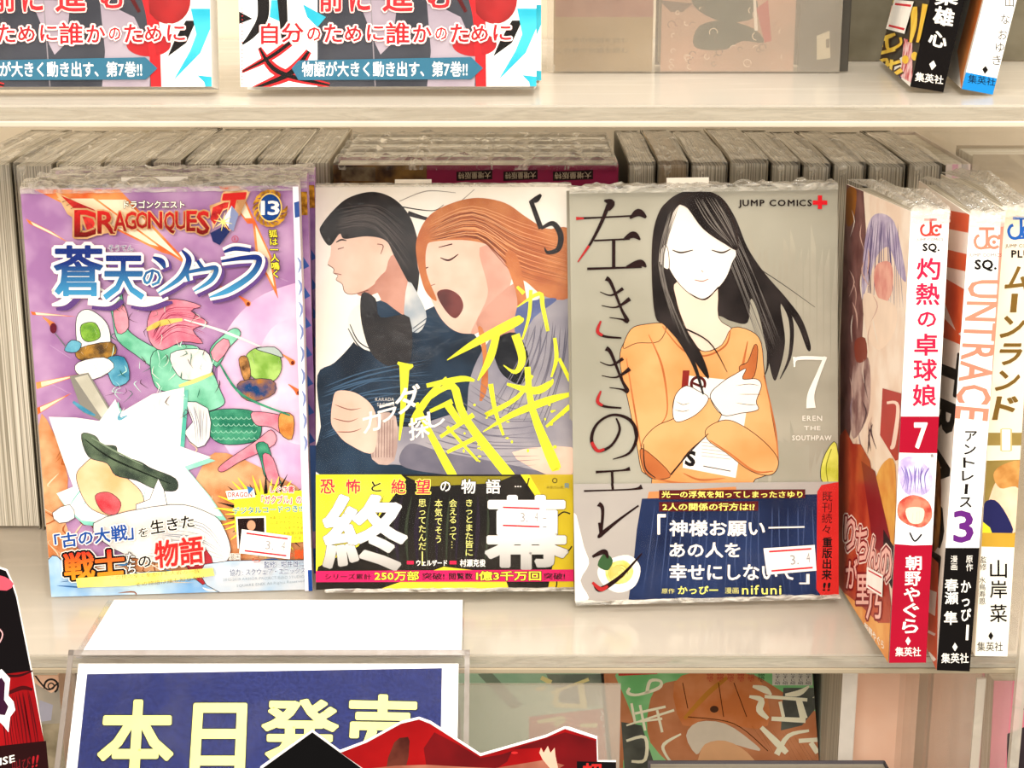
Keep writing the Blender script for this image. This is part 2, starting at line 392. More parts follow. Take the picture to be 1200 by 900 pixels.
for x, y in ((291, 356), (343, 425), (312, 520), (336, 505), (348, 575), (62, 381), (270, 345), (350, 460)):
    p.stroke([(x - 12, y - 10, 1), (x - 4, y - 4, 4), (x, y, 7), (x + 2, y + 2, 2)], orr); p.disc(x, y, 2, 2.4, ink('7a2e20'))
# brown rocky ground
br = ink('c9804e', .4, 'e5b387', 70)
p.poly([(45, 500), (62, 505), (80, 560), (75, 600), (90, 640), (130, 660), (200, 620), (230, 560), (252, 530), (300, 545), (365, 590), (370, 700), (50, 705)], br, 3)
for i in range(46):
    x, y = R.uniform(48, 250), R.uniform(505, 690); p.stroke([(x, y), (x + R.uniform(-14, 14), y + R.uniform(4, 16)), (x + R.uniform(-22, 22), y + R.uniform(14, 26))], ink(R.choice(['8a4524', 'f1cfae', 'b0602e'])), R.uniform(.6, 2), (.3, .5), 3)
# generic colour masses standing where the picture has its figures
p.line = (ink('3a3440'), .8)
gr = ink('67b490', .4, '9ad8bb', 90); gd = ink('2e7d62', .4, '55a583', 150); pn = ink('d9778c', .4, 'eca3ae', 110); cl = ink('e8e4dc', .4, 'f8f4ea', 60); dk = ink('3a3640'); tl = ink('2f7f9e', .4, '79b9cc', 90); yl = ink('e6b94f', .4, 'f3d98c', 90)
p.poly([(128, 345), (142, 340), (146, 372), (152, 388), (176, 404), (198, 412), (216, 424), (196, 440), (160, 416), (138, 398), (132, 372)], gr, 5)
p.poly([(133, 360), (146, 358), (151, 383), (138, 390)], pn, 3)
p.poly([(180, 412), (226, 404), (244, 424), (258, 456), (262, 474), (232, 482), (208, 462), (182, 452)], gr, 5)
p.poly([(200, 414), (240, 410), (248, 436), (214, 444)], cl, 4)
p.stroke([(210, 452, 3), (228, 446, 5), (250, 437, 3)], yl)
p.poly([(173, 376), (184, 356), (206, 350), (236, 358), (224, 364), (244, 378), (226, 386), (238, 402), (214, 400), (190, 410), (176, 400)], pn, 3)
p.strands([(178, 392), (196, 362), (236, 360)], [(184, 404), (210, 388), (240, 398)], 12, ink('b04a66'), 1, 2)
p.stroke([(172, 386, 4), (190, 378, 7), (214, 374, 3)], yl)
p.poly([(246, 410), (262, 392), (276, 384), (282, 392), (268, 408), (254, 430)], gr, 4); p.poly([(247, 412), (262, 396), (270, 404), (255, 424)], pn, 2)
p.stroke([(68, 318, 4), (110, 334, 3.2), (140, 352, 1)], cl); p.stroke([(68, 317, 3), (80, 321, 3)], yl)
p.stroke([(216, 374, 1), (262, 388, 3), (320, 412, 1)], cl)
p.poly([(246, 482), (292, 480), (306, 496), (300, 516), (262, 520), (244, 506)], gd, 5)
for i in range(9):
    for j in range(4): p.ring(250 + i * 6 + (j % 2) * 3, 488 + j * 8, 2.6, .6, ink('a7d9c0'), 0, 180)
p.poly([(218, 470), (244, 478), (246, 512), (232, 524), (216, 506), (226, 494)], ink('d6d2d0', .4, 'f1eeea', 70), 2)
p.strands([(222, 474), (228, 494), (232, 520)], [(244, 482), (242, 500), (240, 516)], 7, ink('8d8890'), .8)
p.poly([(296, 482), (330, 486), (342, 494), (338, 512), (318, 500), (300, 497)], pn, 4); p.poly([(328, 484), (344, 487), (342, 514), (328, 506)], ink('c47a3a', .4, 'e8a85e', 140), 3)
p.poly([(318, 503), (300, 516), (270, 536), (256, 548), (262, 552), (282, 540), (322, 520)], pn, 4)
p.poly([(300, 520), (314, 520), (322, 552), (330, 566), (312, 560), (306, 540)], gd, 3); p.poly([(308, 532), (320, 536), (328, 566), (314, 562)], pn, 3)
# small colour blobs left and right
p.poly([(90, 372), (104, 362), (124, 376), (130, 396), (126, 416), (104, 424), (92, 410)], cl, 4); p.poly([(96, 380), (112, 378), (118, 394), (104, 400), (96, 394)], ink('9dc653', .4, '6d9a3a', 200), 4)
p.poly([(92, 408), (130, 400), (136, 414), (112, 424), (92, 420)], ink('b98a3e', .4, '5a4630', 200), 3); p.poly([(84, 398), (96, 402), (90, 412), (76, 410)], tl, 3); p.poly([(124, 420), (146, 418), (152, 444), (136, 452), (128, 440)], tl, 3)
p.poly([(92, 424), (122, 418), (134, 430), (110, 444), (90, 436)], WHT, 3); p.disc(63, 384, 4, 6, ink('6d2233')); p.stroke([(65, 390, 1.2), (78, 406, 1.5)], ink('777777'))
p.poly([(290, 414), (306, 406), (326, 414), (330, 432), (320, 446), (300, 444), (288, 430)], ink('88b04c', .4, 'b6d478', 150), 4); p.poly([(300, 408), (322, 406), (332, 418), (318, 414)], ink('b9c4bd'), 3)
p.poly([(280, 420), (290, 418), (294, 440), (286, 444)], ink('d39a5c', .4, '6b4a30', 200), 3); p.poly([(282, 446), (318, 444), (322, 460), (296, 470), (280, 460)], ink('234a7c', .4, 'b77c3c', 170), 3)
p.stroke([(258, 426, 2), (284, 462, 3), (340, 486, 2)], gd)
# stone slab
p.poly([(82, 440), (104, 436), (133, 484), (122, 494), (97, 482)], ink('8f8a80')); p.poly([(88, 442), (103, 438), (129, 482), (119, 488)], ink('d8d2c2', .4, 'c0baa8', 60))
p.stroke([(86, 470, 3), (100, 480, 5), (112, 486, 2)], tl)
# white starburst with teal rim, a peach field, a dark green sash and a coral patch
burst = [(57, 489), (90, 490), (117, 494), (136, 468), (142, 484), (180, 462), (218, 454), (216, 488), (213, 524), (250, 537), (218, 548), (243, 578), (263, 607), (225, 604), (196, 612), (150, 618), (96, 612), (79, 597), (66, 580), (86, 572), (72, 534)]
p.poly([(x + 3, y + 2) for x, y in burst], ink('5cb8a4', .4, 'a6dccb', 60)); p.poly([(x * .985 + 1.6, y * .985 + 6) for x, y in burst], ink('f9f4ea', .4, var=.02))
p.stroke([(142, 482, 1), (140, 490, 4), (150, 486, 1)], tl); p.strands([(80, 590), (90, 575), (110, 560)], [(160, 610), (178, 590), (182, 560)], 8, ink('7fc6b8'), 1.2)
p.poly([(90, 560), (98, 544), (118, 534), (150, 560), (166, 576), (168, 592), (152, 606), (130, 604), (104, 592)], ink('f0b682', .4, 'f7cfa6', 60), 5)
p.poly([(112, 580), (128, 576), (142, 588), (136, 602), (120, 598)], ink('c8404a', .4, 'e2767a', 80), 4)
p.poly([(96, 508), (112, 510), (120, 520), (136, 522), (140, 532), (164, 540), (178, 548), (206, 560), (206, 574), (182, 572), (160, 562), (136, 556), (126, 542), (104, 534)], ink('3f4a40', .4, '6b7a62', 120), 4)
p.stroke([(100, 514, 1), (124, 532, 2), (150, 545, 2), (200, 566, 1)], ink('232a24')); p.stroke([(108, 512, 1), (132, 526, 2), (168, 544, 1)], ink('87967c'))
p.poly([(160, 590), (176, 584), (186, 560), (196, 590), (184, 606), (164, 606)], ink('f6f2ea'), 2)
# grey and blue drapery under the lettering
p.poly([(62, 650), (100, 672), (200, 668), (250, 678), (345, 672), (365, 640), (372, 702), (60, 705)], ink('79aede', .4, 'cfe2ec', 40), 4)
p.poly([(62, 600), (82, 590), (88, 606), (70, 612)], WHT, 2)
for i in range(34):
    x, y = R.uniform(62, 345), R.uniform(655, 694); p.stroke([(x, y), (x + R.uniform(6, 26), y + R.uniform(-6, 6)), (x + R.uniform(20, 46), y + R.uniform(-3, 10))], ink(R.choice(['356aa4', 'f2efe6', '98572e', 'e8cfa8', '4d88ba'])), R.uniform(.8, 2.6), (.3, .4), 4)
p.poly([(110, 612), (200, 590), (245, 600), (262, 616), (270, 650), (240, 664), (150, 650)], ink('dcd6d2', .4, 'f4efe6', 50), 4)
p.strands([(200, 606), (240, 612), (262, 640)], [(170, 652), (220, 655), (262, 660)], 12, ink('8b8f9a'), .9)
p.poly([(218, 660), (240, 640), (252, 668), (238, 684)], ink('b0323c'), 2)
p.poly([(240, 660), (345, 655), (364, 660), (366, 690), (260, 694)], ink('d8dade', .4, 'b4cadd', 60), 3)
p.line = None
for i in range(70):
    x, y = R.uniform(130, 260), R.uniform(350, 480); p.stroke([(x, y), (x + R.uniform(-6, 6), y + R.uniform(3, 9)), (x + R.uniform(-9, 9), y + R.uniform(7, 16))], ink(R.choice(['2f6e58', 'c4ead8', '5a3a44', 'f4efe4'])), R.uniform(.5, 1.4), (.3, .5), 2)
for (cx_, cy_) in ((112, 405), (308, 435)):
    for i in range(28): x, y = cx_ + R.uniform(-20, 22), cy_ + R.uniform(-26, 32); p.stroke([(x, y), (x + R.uniform(-5, 5), y + R.uniform(2, 8))], ink(R.choice(['3a3028', 'f4efe4', '7a5a30', '2a5a78'])), R.uniform(.6, 1.5), (.3, .4), 2)
p.build('cover_art', bk1, 'violet sky with generic white starburst and green and pink shapes')
# lettering
p = Print(F1)
red = ink('a02026', .35, 'd84038', grad=None, scale=200); sand = ink('e3b98a', .5, 'b98a5e', 120); dkr = ink('4a1614')
p.poly([(66, 224), (84, 232), (110, 248), (128, 260), (128, 272), (106, 276), (98, 262), (80, 250)], sand)
p.poly([(72, 228), (110, 244), (126, 256), (118, 268), (104, 272), (98, 254)], red)
lt = 'DRAGON QUES'; xs = [(88, 122, 245, 277), (115, 136, 246, 273), (134, 149, 247, 270), (147, 161, 247, 268), (160, 175, 247, 267), (174, 191, 247, 267), (0, 0, 0, 0), (193, 206, 247, 273), (206, 219, 247, 268), (219, 232, 246, 270), (231, 246, 246, 274)]
for ch, (a, b, c, d_) in zip(lt, xs):
    if ch != ' ': p.text(ch, (a, c, b, d_), ink('5a1412', .35, 'cc2c28', grad=(.157, .168)), bold=.035, out=((.09, sand),))
p.poly([(246, 240), (294, 223), (281, 252), (272, 250), (276, 240), (262, 246), (250, 268)], sand); p.poly([(250, 242), (288, 226), (276, 240), (262, 244), (252, 262), (247, 256)], red)
p.text('T', [(262, 226), (290, 224), (280, 268), (254, 268)], ink('5a1412', .35, 'cc2c28', grad=(.157, .168)), bold=.05, out=((.09, sand),))
for i in range(10): p.stroke([(74 + i * 5, 236 + i * 4), (84 + i * 3, 232 + i * 4)], dkr, .6, (0, .4), 2)
p.poly([(262, 256), (272, 240), (276, 252), (270, 268)], ink('e6e8ec', .3)); p.poly([(272, 240), (280, 250), (274, 270), (268, 266)], ink('8b93b4', .3)); p.poly([(247, 272), (262, 264), (270, 270), (258, 286), (250, 282)], ink('2c3566', .3))
for a in range(8): p.stroke([(262, 259, 1.8), (262 + 11 * math.cos(a * .785 + .2), 259 + 11 * math.sin(a * .785 + .2), .3)], ink('fbe88a'), n=2)
p.ring(276, 279, 3.6, .7, ink('c2414c')); p.text('R', (274.6, 276.8, 277.6, 281.4), ink('c2414c'))
p.text('ドラゴンクエスト', [(146, 234), (217, 234), (217, 243), (146, 243)], ink('fff6e0'), bold=.02, out=((.1, ink('3a1c18')),))
lb = ink('2b64a8', .3, '1d3c86', grad=(.105, .133)); navy = ink('1c2a6a')
def tt(ch, q): p.text(ch, q, ink('58b4dc', .3, '25397f', grad=(.127, .147)), bold=.02, out=((.115, WHT),))
sh = ink('6a4a86', .4)
for off, m_, k in ((5, sh, 1.15), (0, WHT, 1)):
    p.stroke([(62 + off, 356 + off, 3), (76 + off, 352 + off, 9), (88 + off, 338 + off, 12)], m_); p.stroke([(150 + off, 350 + off, 10), (172 + off, 352 + off, 12), (198 + off, 348 + off, 3)], m_); p.stroke([(104 + off, 352 + off, 8), (128 + off, 354 + off, 7), (140 + off, 346 + off, 5)], m_)
for ch, q in (('蒼', (64, 286, 122, 346)), ('天', (122, 298, 170, 350)), ('の', (168, 314, 190, 334))):
    p.text(ch, tuple(v + 3 for v in q), sh, bold=.11)
    p.text(ch, q, ink('58b4dc', .3, '25397f', grad=(.127, .147)), bold=.022, out=((.11, WHT),))
so = [[(180, 300, 3), (190, 305, 9), (194, 313, 4)], [(214, 292, 3), (222, 304, 9), (212, 324, 8), (186, 342, 2)]]
uu = [[(232, 304, 5), (238, 313, 6)], [(219, 317, 7), (222, 328, 4)], [(219, 318, 5), (240, 314, 6), (254, 313, 7), (248, 327, 7), (228, 340, 2)]]
ra = [[(263, 294, 4), (276, 290, 7), (294, 292, 6)], [(260, 305, 4), (286, 301, 7), (304, 302, 9), (296, 320, 9), (270, 338, 9), (246, 347, 2)]]
for sset, dd, m_ in ((3, 8, sh), (0, 7, WHT), (0, 0, None)):
    for ch in (so, uu, ra):
        for st in ch: p.stroke([(x + sset, y + sset, wd_ * .78 + dd) for x, y, wd_ in st], m_ or ink('58b4dc', .3, '25397f', grad=(.127, .147)))
p.text('そうてん', (128, 286, 157, 293), ink('2b3c7c'), bold=.01, out=((.07, WHT),))
# volume badge and subtitle
gold = ink('d9a238', .3, '8a5a1c', 300)
for k in range(16):
    a = math.radians(20 + k * 20); p.stroke([(317 + 12 * math.cos(a), 243 + 15 * math.sin(a), 2), (317 + 18 * math.cos(a - .25), 243 + 20 * math.sin(a - .25), 4), (317 + 20 * math.cos(a - .5), 243 + 21 * math.sin(a - .5), 1)], gold, n=3)
p.disc(317, 242, 14, 17, ink('e8c26a')); p.disc(317, 242, 12.5, 15.5, ink('1e4a8c', .3, '153469', 100)); p.text('13', (306, 234, 328, 251), WHT, bold=.035)
p.text('狐は一人鳴く', [(315, 268), (325, 268), (329, 324), (319, 324)], ink('f6e44a'), bold=.03, out=((.12, BLK),), d='v')
# bottom lettering
bl = ink('24539e')
q = [(64, 624), (157, 610), (158, 630), (66, 641)]
p.text('「古の大戦」', q, bl, bold=.045, out=((.12, WHT),)); p.text('を', [(163, 617), (174, 615), (174, 626), (163, 628)], BLK, bold=.01, out=((.09, WHT),)); p.text('生きた', [(176, 608), (227, 600), (229, 615), (178, 624)], BLK, bold=.03, out=((.1, WHT),))
p.text('戦士', [(75, 646), (146, 640), (148, 672), (77, 678)], ink('f6a22a', .35, 'd9362a', grad=(.008, .021)), bold=.05, out=((.13, BLK), (.17, WHT)))
p.text('た', (149, 645, 159, 657), WHT, bold=.01, out=((.1, BLK),)); p.text('ち', (150, 658, 160, 670), WHT, bold=.01, out=((.1, BLK),))
p.text('の', (163, 649, 178, 662), BLK, bold=.03, out=((.1, WHT),)); p.text('物語', [(181, 632), (238, 624), (240, 657), (183, 664)], ink('d62f2c'), bold=.045, out=((.09, ink('f4c8bc')), (.13, WHT)))
p.poly([(90, 675), (250, 663), (252, 672), (150, 684), (92, 686)], ink('efd85e', .4, 'f6e88a', 60)); p.text('この世の全てをかけた大戦の一族', [(130, 672), (235, 664), (235, 669), (130, 677)], ink('8c8048')); p.text('その物語は誰も知らない', [(160, 680), (240, 671), (240, 676), (160, 685)], ink('8c8048'))
# yellow burst box
for k in range(44):
    a = k * math.pi / 22; l = R.uniform(.9, 1.25); p.stroke([(312 + 20 * math.cos(a), 600 + 16 * math.sin(a), 6), (312 + 50 * l * math.cos(a), 600 + 42 * l * math.sin(a), .4)], ink('f3e53c') if k % 3 else BLK, n=2)
p.poly([(275, 580), (355, 572), (360, 632), (300, 636), (276, 620)], ink('f2e43c'))
p.text('しぐさ書', (317, 567, 345, 575), ink('c8304a'), bold=.03, out=((.13, WHT),)); p.text('「ガクブル」の', (307, 578, 354, 588), ink('c8304a'), bold=.03, out=((.13, WHT),))
p.text('デジタルコードつき!!', [(273, 592), (354, 589), (355, 597), (274, 600)], ink('1a84b0'), bold=.035, out=((.09, ink('fdf6a0')),))
for k, s_ in enumerate(('※本コードのアイテ', 'ムはアカウントに', '1つしか入手できま', 'せん。※画面は開', '発中のものです。')): p.text(s_, (317, 602 + k * 6, 356, 606 + k * 6), ink('8a8430'))
p.poly([(277, 603), (312, 602), (313, 640), (279, 640)], ink('efe6e2')); p.poly([(279, 605), (310, 604), (311, 640), (281, 640)], ink('2a1a18')); p.disc(295, 613, 5, 6, ink('d8a080')); p.poly([(284, 640), (288, 622), (304, 622), (308, 640)], ink('5a2420'))
p.poly([(265, 573), (298, 570), (300, 580), (268, 583)], WHT); p.text('DRAGON', (268, 574, 296, 580), ink('b5323a'), bold=.03); p.poly([(290, 567), (298, 570), (292, 577)], ink('3a7ab8'))
p.text('漫画', (269, 646, 282, 653), BLK, out=((.09, WHT),)); p.text('ら', (296, 650, 306, 656), ink('c8502c')); p.text('樹', (345, 641, 356, 652), ink('d4582c'), bold=.03); p.text('中', (338, 644, 344, 652), ink('c8502c'))
p.text('監修 : 堀井雄二', [(310, 655), (357, 654), (357, 661), (310, 663)], ink('2a3a66'), bold=.01, out=((.07, ink('e6eaf0')),)); p.text('協力 : スクウェア・エニックス', [(270, 664), (358, 662), (358, 669), (270, 672)], ink('2a3a66'), bold=.005, out=((.07, ink('e6eaf0')),))
p.text('2012-2019 ARMOR PROJECT/BIRD STUDIO', [(262, 675), (357, 671), (357, 675), (262, 679)], ink('93a0ac')); p.text('SQUARE ENIX All Rights Reserved', [(278, 682), (357, 676), (357, 680), (278, 686)], ink('93a0ac'))
p.build('title_lettering', bk1)
# white spine-side margin
p = Print(F1); p.poly([(343, 210), (354, 210), (367, 700), (358, 700)], ink('efeaf0')); p.poly([(345, 236), (352, 234), (354, 252), (346, 254)], ink('3c5a98'))
for k in range(9): p.stroke([(349 + k * .9, 300 + k * 26, 1), (353 + k * .8, 308 + k * 26, 3), (350 + k * .9, 318 + k * 26, 1)], ink('8894c0'))
p.poly([(361, 665), (367, 665), (368, 692), (362, 692)], ink('2450a0')); p.build('spine_margin', bk1)
price_sticker(F1, [(284, 617), (342, 625), (340, 652), (281, 645)], bk1)
crumple(bk1, 0, W1, 0, T1, H1, amp=.004, seed=1, drop=.002); film_sheet(bk1, W1, H1, .0024, seed=1)
MB().box(.04, .067, .005, .0056, H1 - .002, H1 + .0035).build('card_tab', WHT, bk1)
def deco1(t, f, i):
    a = Print(f); a.poly([(.104, 0), (.113, 0), (.113, .177), (.104, .177)], ink('9a6ea6', .4, 'c39ac6', 60), uvspace=True)
    a.poly([(.110, .02), (.113, .02), (.113, .06), (.110, .06)], ink('5a7ab4'), uvspace=True); a.poly([(.1075, 0), (.113, 0), (.113, .012), (.1075, .012)], ink('2450a0'), uvspace=True)
    for k in range(7): a.poly([(.1085, .06 + k * .013), (.1125, .062 + k * .013), (.1095, .067 + k * .013)], ink('4a68b0'), uvspace=True)
    a.poly([(.107, .162), (.1125, .162), (.1125, .172), (.107, .172)], gold, uvspace=True); a.build('cover_print', t)
copies(-.1998, .0591, .0003, (-.0174, -.001, .0749), W1, H1, T1, [(.0014, .0172, 0), (.0026, .0344, 0)], ink('b98cc0', .35, 'd9b6dc', 60), ['violet comic copy directly behind the front copy of volume 13', 'rearmost violet comic copy, furthest right sliver of the volume 13 stack'], 'copies of the violet fantasy comic', deco=deco1)
# ---- two-girls comic, middle
bk2 = thing('comic_book', 'white comic volume 5 with yellow brush title above a black and yellow band', 'book', (-.0843, .0542, .0054), (-.3028, 0, .0162))
W2, H2, T2 = .1109, .1747, .017
F2 = front_book(bk2, W2, H2, T2, ink('f3ece2', .35))
p = Print(F2); p.fill(ink('f4eadd', .38, 'f8f2e8', 25))
blk = ink('221c1c', .35, '3a3230', 90); skin = ink('e0b8a4', .4, 'eac8b6', 60); skd = ink('b98270', .4, 'cf9c8a', 70); org = ink('b4683c', .4, 'c9814f', 80); ord_ = ink('8e4a2a'); navy2 = ink('1d2836', .4, '2f4256', 45); swt = ink('8c8792', .4, 'a8a1a6', 45); swd = ink('6a6674', .4, '7e7884', 60)
# generic dark-haired figure (plain stand-in, no features)
p.poly([(389, 276), (388, 290), (387, 300), (384, 310), (391, 315), (391, 320), (396, 323), (394, 328), (401, 333), (403, 341), (412, 345), (430, 340), (450, 324), (476, 300), (474, 262), (430, 256)], skin, 3)
p.poly([(418, 344), (432, 338), (450, 322), (458, 300), (476, 300), (470, 330), (440, 344), (428, 348)], skd, 3)
p.poly([(440, 282), (450, 280), (454, 292), (449, 302), (443, 298)], skin, 4); p.stroke([(442, 286, 1), (449, 288, 1.2), (446, 298, .8)], ink('7a4c40'))
p.stroke([(392, 320, .6), (400, 322, 1)], ink('8a4a44')); p.stroke([(384, 310, .8), (391, 315, .8), (391, 320, .6), (396, 323, .6), (394, 328, .6), (401, 333, .8), (404, 342, .8), (413, 345, .8), (432, 340, .8)], ink('6a4034'))
p.stroke([(394, 284, 1), (400, 281, 2), (406, 282, 1)], ink('2a1c18'))
p.poly([(440, 330), (474, 305), (482, 340), (476, 368), (452, 372), (446, 350)], skd, 4)
p.poly([(375, 272), (378, 262), (392, 245), (408, 232), (432, 225), (452, 228), (470, 240), (484, 262), (492, 300), (488, 345), (478, 330), (462, 300), (452, 282), (430, 277), (404, 280), (398, 274), (386, 288)], blk, 5)
p.strands([(400, 244), (440, 240), (476, 262)], [(392, 270), (440, 268), (484, 330)], 16, ink('5a504c'), .9, 2)
p.stroke([(478, 250, 6), (510, 258, 3), (540, 252, 1)], blk); p.stroke([(468, 242, 1.5), (506, 247, 1), (520, 240, .6)], blk); p.stroke([(468, 236, .8), (500, 224, 1), (534, 226, .6)], ink('9a8f86')); p.stroke([(540, 236, .8), (556, 222, .6)], ink('9a8f86'))
p.stroke([(396, 292, 1.4), (403, 290, 1)], ink('8a6458'))
# dark sailor top and sleeve
p.poly([(372, 440), (392, 425), (415, 400), (430, 370), (446, 352), (480, 372), (520, 360), (570, 420), (575, 560), (380, 560), (376, 500)], navy2, 4)
p.poly([(408, 374), (414, 362), (424, 360), (430, 400), (438, 412), (420, 406), (410, 392)], ink('efe8dc'), 3); p.poly([(478, 330), (492, 350), (500, 372), (490, 390), (474, 378)], ink('dcd8d2', .4, 'a8b0b8', 60), 3)
for k in (0, 5): p.stroke([(410 - k * .4, 380 + k, 1), (420, 400 + k, 1.4), (436, 410 + k, 1)], navy2); p.stroke([(484, 390 - k, 1), (500, 378 - k, 1)], navy2)
p.poly([(424, 344), (440, 350), (446, 372), (480, 372), (478, 430), (440, 420), (424, 380)], ink('2c2a2c', .4, '3e3a3a', 60), 4)
p.strands([(380, 452), (430, 430), (500, 420)], [(380, 520), (440, 500), (520, 500)], 14, ink('45607a'), 1.6, 5)
# generic orange-haired figure, features left plain
p.poly([(548, 470), (560, 420), (590, 380), (620, 360), (668, 340), (670, 560), (560, 556)], swt, 4)
p.poly([(492, 286), (489, 308), (494, 326), (499, 334), (505, 350), (516, 372), (530, 386), (546, 391), (562, 386), (590, 352), (600, 310), (580, 275), (520, 270)], skin, 4)
p.poly([(562, 290), (600, 300), (594, 345), (566, 385), (552, 390), (562, 368), (572, 340)], ink('cf9c8a', .4, 'dcae9c', 60), 4)
p.stroke([(489, 306, .8), (494, 326, .8), (500, 335, 1), (510, 333, .8)], ink('8a5244')); p.poly([(560, 372), (606, 330), (614, 360), (596, 400), (570, 396)], skd, 4)
p.poly([(512, 344), (524, 339), (538, 346), (543, 360), (534, 373), (522, 364)], ink('5c2a28', .4, '7a3c38', 120), 4)
[p.stroke(q_, ink('4a241c')) for q_ in ([(491, 312, 1), (496, 315, 2), (502, 313, 1)], [(516, 302, 1), (526, 305, 2.4), (537, 298, 1)], [(514, 290, 1), (530, 286, 1.6)])]
p.poly([(488, 300), (490, 275), (504, 252), (530, 238), (560, 232), (592, 238), (616, 254), (640, 268), (670, 272), (670, 344), (640, 348), (616, 330), (600, 322), (580, 292), (550, 282), (510, 283), (500, 290), (500, 320), (512, 352), (498, 340)], org, 5)
p.strands([(500, 272), (552, 248), (612, 276), (668, 290)], [(506, 283), (560, 282), (604, 320), (668, 340)], 26, ord_, 1.1, 2); p.strands([(504, 262), (552, 240), (612, 262), (668, 276)], [(506, 283), (560, 278), (604, 310), (668, 332)], 12, ink('dda070'), 1, 2)
p.poly([(592, 300), (606, 300), (618, 360), (612, 395), (604, 392), (606, 350)], org, 5); p.poly([(560, 384), (568, 392), (572, 450), (562, 470), (566, 420)], org, 3)
p.poly([(606, 360), (640, 350), (652, 352), (626, 372), (606, 400)], ink('5a6492', .4, '7680a8', 60), 3)
p.poly([(578, 400), (604, 390), (620, 420), (612, 450), (590, 440), (580, 420)], ink('15161e'), 4)
p.strands([(620, 380), (610, 420), (560, 500)], [(668, 380), (660, 440), (640, 520)], 12, swd, 1.6, 4)
# folded grey sleeve and pale hand shapes
p.poly([(480, 500), (560, 480), (640, 500), (664, 480), (668, 520), (630, 560), (600, 562), (520, 556), (470, 545), (440, 540), (438, 496)], swt, 5); p.poly([(470, 545), (520, 556), (600, 562), (640, 556), (600, 545), (520, 530), (480, 520)], swd, 5)
p.poly([(600, 530), (670, 524), (670, 556), (640, 556)], skin, 3)
p.poly([(436, 490), (464, 488), (462, 540), (436, 538)], ink('b0958c', .4, 'cdb4a8', 100), 3)
for k in range(8): p.stroke([(438 + k * 3.2, 492), (437 + k * 3.3, 536)], ink('8c6f68'), .8)
p.poly([(390, 470), (396, 458), (420, 462), (440, 484), (438, 530), (408, 520), (394, 506), (388, 494)], skin, 5)
for a in ([(392, 474), (410, 480), (424, 478)], [(390, 490), (408, 494), (420, 490)], [(394, 506), (412, 506), (424, 502)]): p.stroke(a, ink('8a5f54'), 1.2, (.2, .4))
p.strands([(560, 440), (600, 470), (640, 470)], [(480, 540), (540, 550), (630, 550)], 14, swd, 1.3, 3)
p.build('cover_art', bk2, 'two plain generic figures, one dark haired, one orange haired')
p = Print(F2)
Y = ink('ece93c'); YD = ink('6e6a20')
bk_ = ink('241a18')
for st in ([(621, 236, 2), (628, 234, 7), (634, 228, 3)], [(622, 235, 5), (634, 268, 6)], [(634, 268, 3), (648, 262, 6), (657, 276, 7), (654, 292, 6), (642, 296, 4), (638, 290, 1)]): p.stroke(st, bk_)
def brush(strokes, m=Y):
    for st in strokes: p.stroke(st, m, n=4)
brush([[(466, 425, 3), (477, 430, 8), (484, 428, 3)], [(474, 428, 12), (473, 470, 7), (468, 516, 2)], [(523, 442, 2), (505, 462, 7), (488, 486, 8), (480, 500, 1)], [(500, 452, 5), (540, 444, 7), (556, 446, 3)], [(500, 470, 2), (530, 452, 9), (545, 490, 9), (596, 556, 12), (606, 562, 2)], [(488, 472, 5), (500, 500, 7), (530, 556, 10), (534, 560, 2)], [(504, 482, 4), (530, 470, 6)], [(516, 512, 4), (555, 486, 6)], [(524, 500, 4), (560, 540, 3)], [(524, 530, 4), (560, 512, 6)], [(525, 475, 9), (540, 497, 7)],
       [(524, 422, 1), (560, 400, 9), (606, 376, 11), (612, 372, 2)], [(582, 392, 8), (574, 420, 9), (560, 446, 2)], [(604, 392, 10), (612, 420, 9), (604, 436, 5), (590, 428, 1)], [(624, 440, 3), (606, 466, 5), (570, 486, 6), (578, 480, 1)], [(594, 450, 3), (626, 458, 9), (644, 450, 7), (648, 444, 1)], [(566, 506, 1), (600, 486, 7), (640, 470, 9), (668, 462, 5)], [(618, 430, 7), (624, 480, 8), (650, 545, 13), (652, 548, 2)], [(575, 450, 6), (580, 480, 5), (590, 510, 3)], [(640, 500, 3), (668, 476, 6)]])
brush([[(606, 336, 3), (614, 344, 5)], [(606, 360, 1), (632, 344, 5), (636, 360, 5), (642, 388, 4), (640, 380, 1)], [(622, 340, 4), (620, 370, 4), (612, 398, 2)], [(650, 396, 4), (652, 420, 5), (646, 442, 2)], [(655, 420, 4), (668, 446, 5)]])
for k in range(26): a, b = R.uniform(540, 660), R.uniform(470, 545); p.disc(a, b, R.uniform(.8, 2.4), R.uniform(.8, 2.2), Y, k=8)
for ch, q in (('カ', (424, 482, 446, 506)), ('ラ', (442, 473, 464, 494)), ('ダ', (462, 452, 492, 484)), ('探', (478, 488, 502, 514)), ('し', (500, 480, 520, 500))): p.text(ch, [(q[0], q[1] + 3), (q[2], q[1] - 3), (q[2] + 2, q[3] - 3), (q[0] + 2, q[3] + 3)], WHT, bold=.03)
p.text('KARADA', (440, 466, 462, 470), ink('d8d0c8')); p.text('SAGASHI', (442, 472, 462, 476), ink('d8d0c8'))
p.build('title_lettering', bk2)
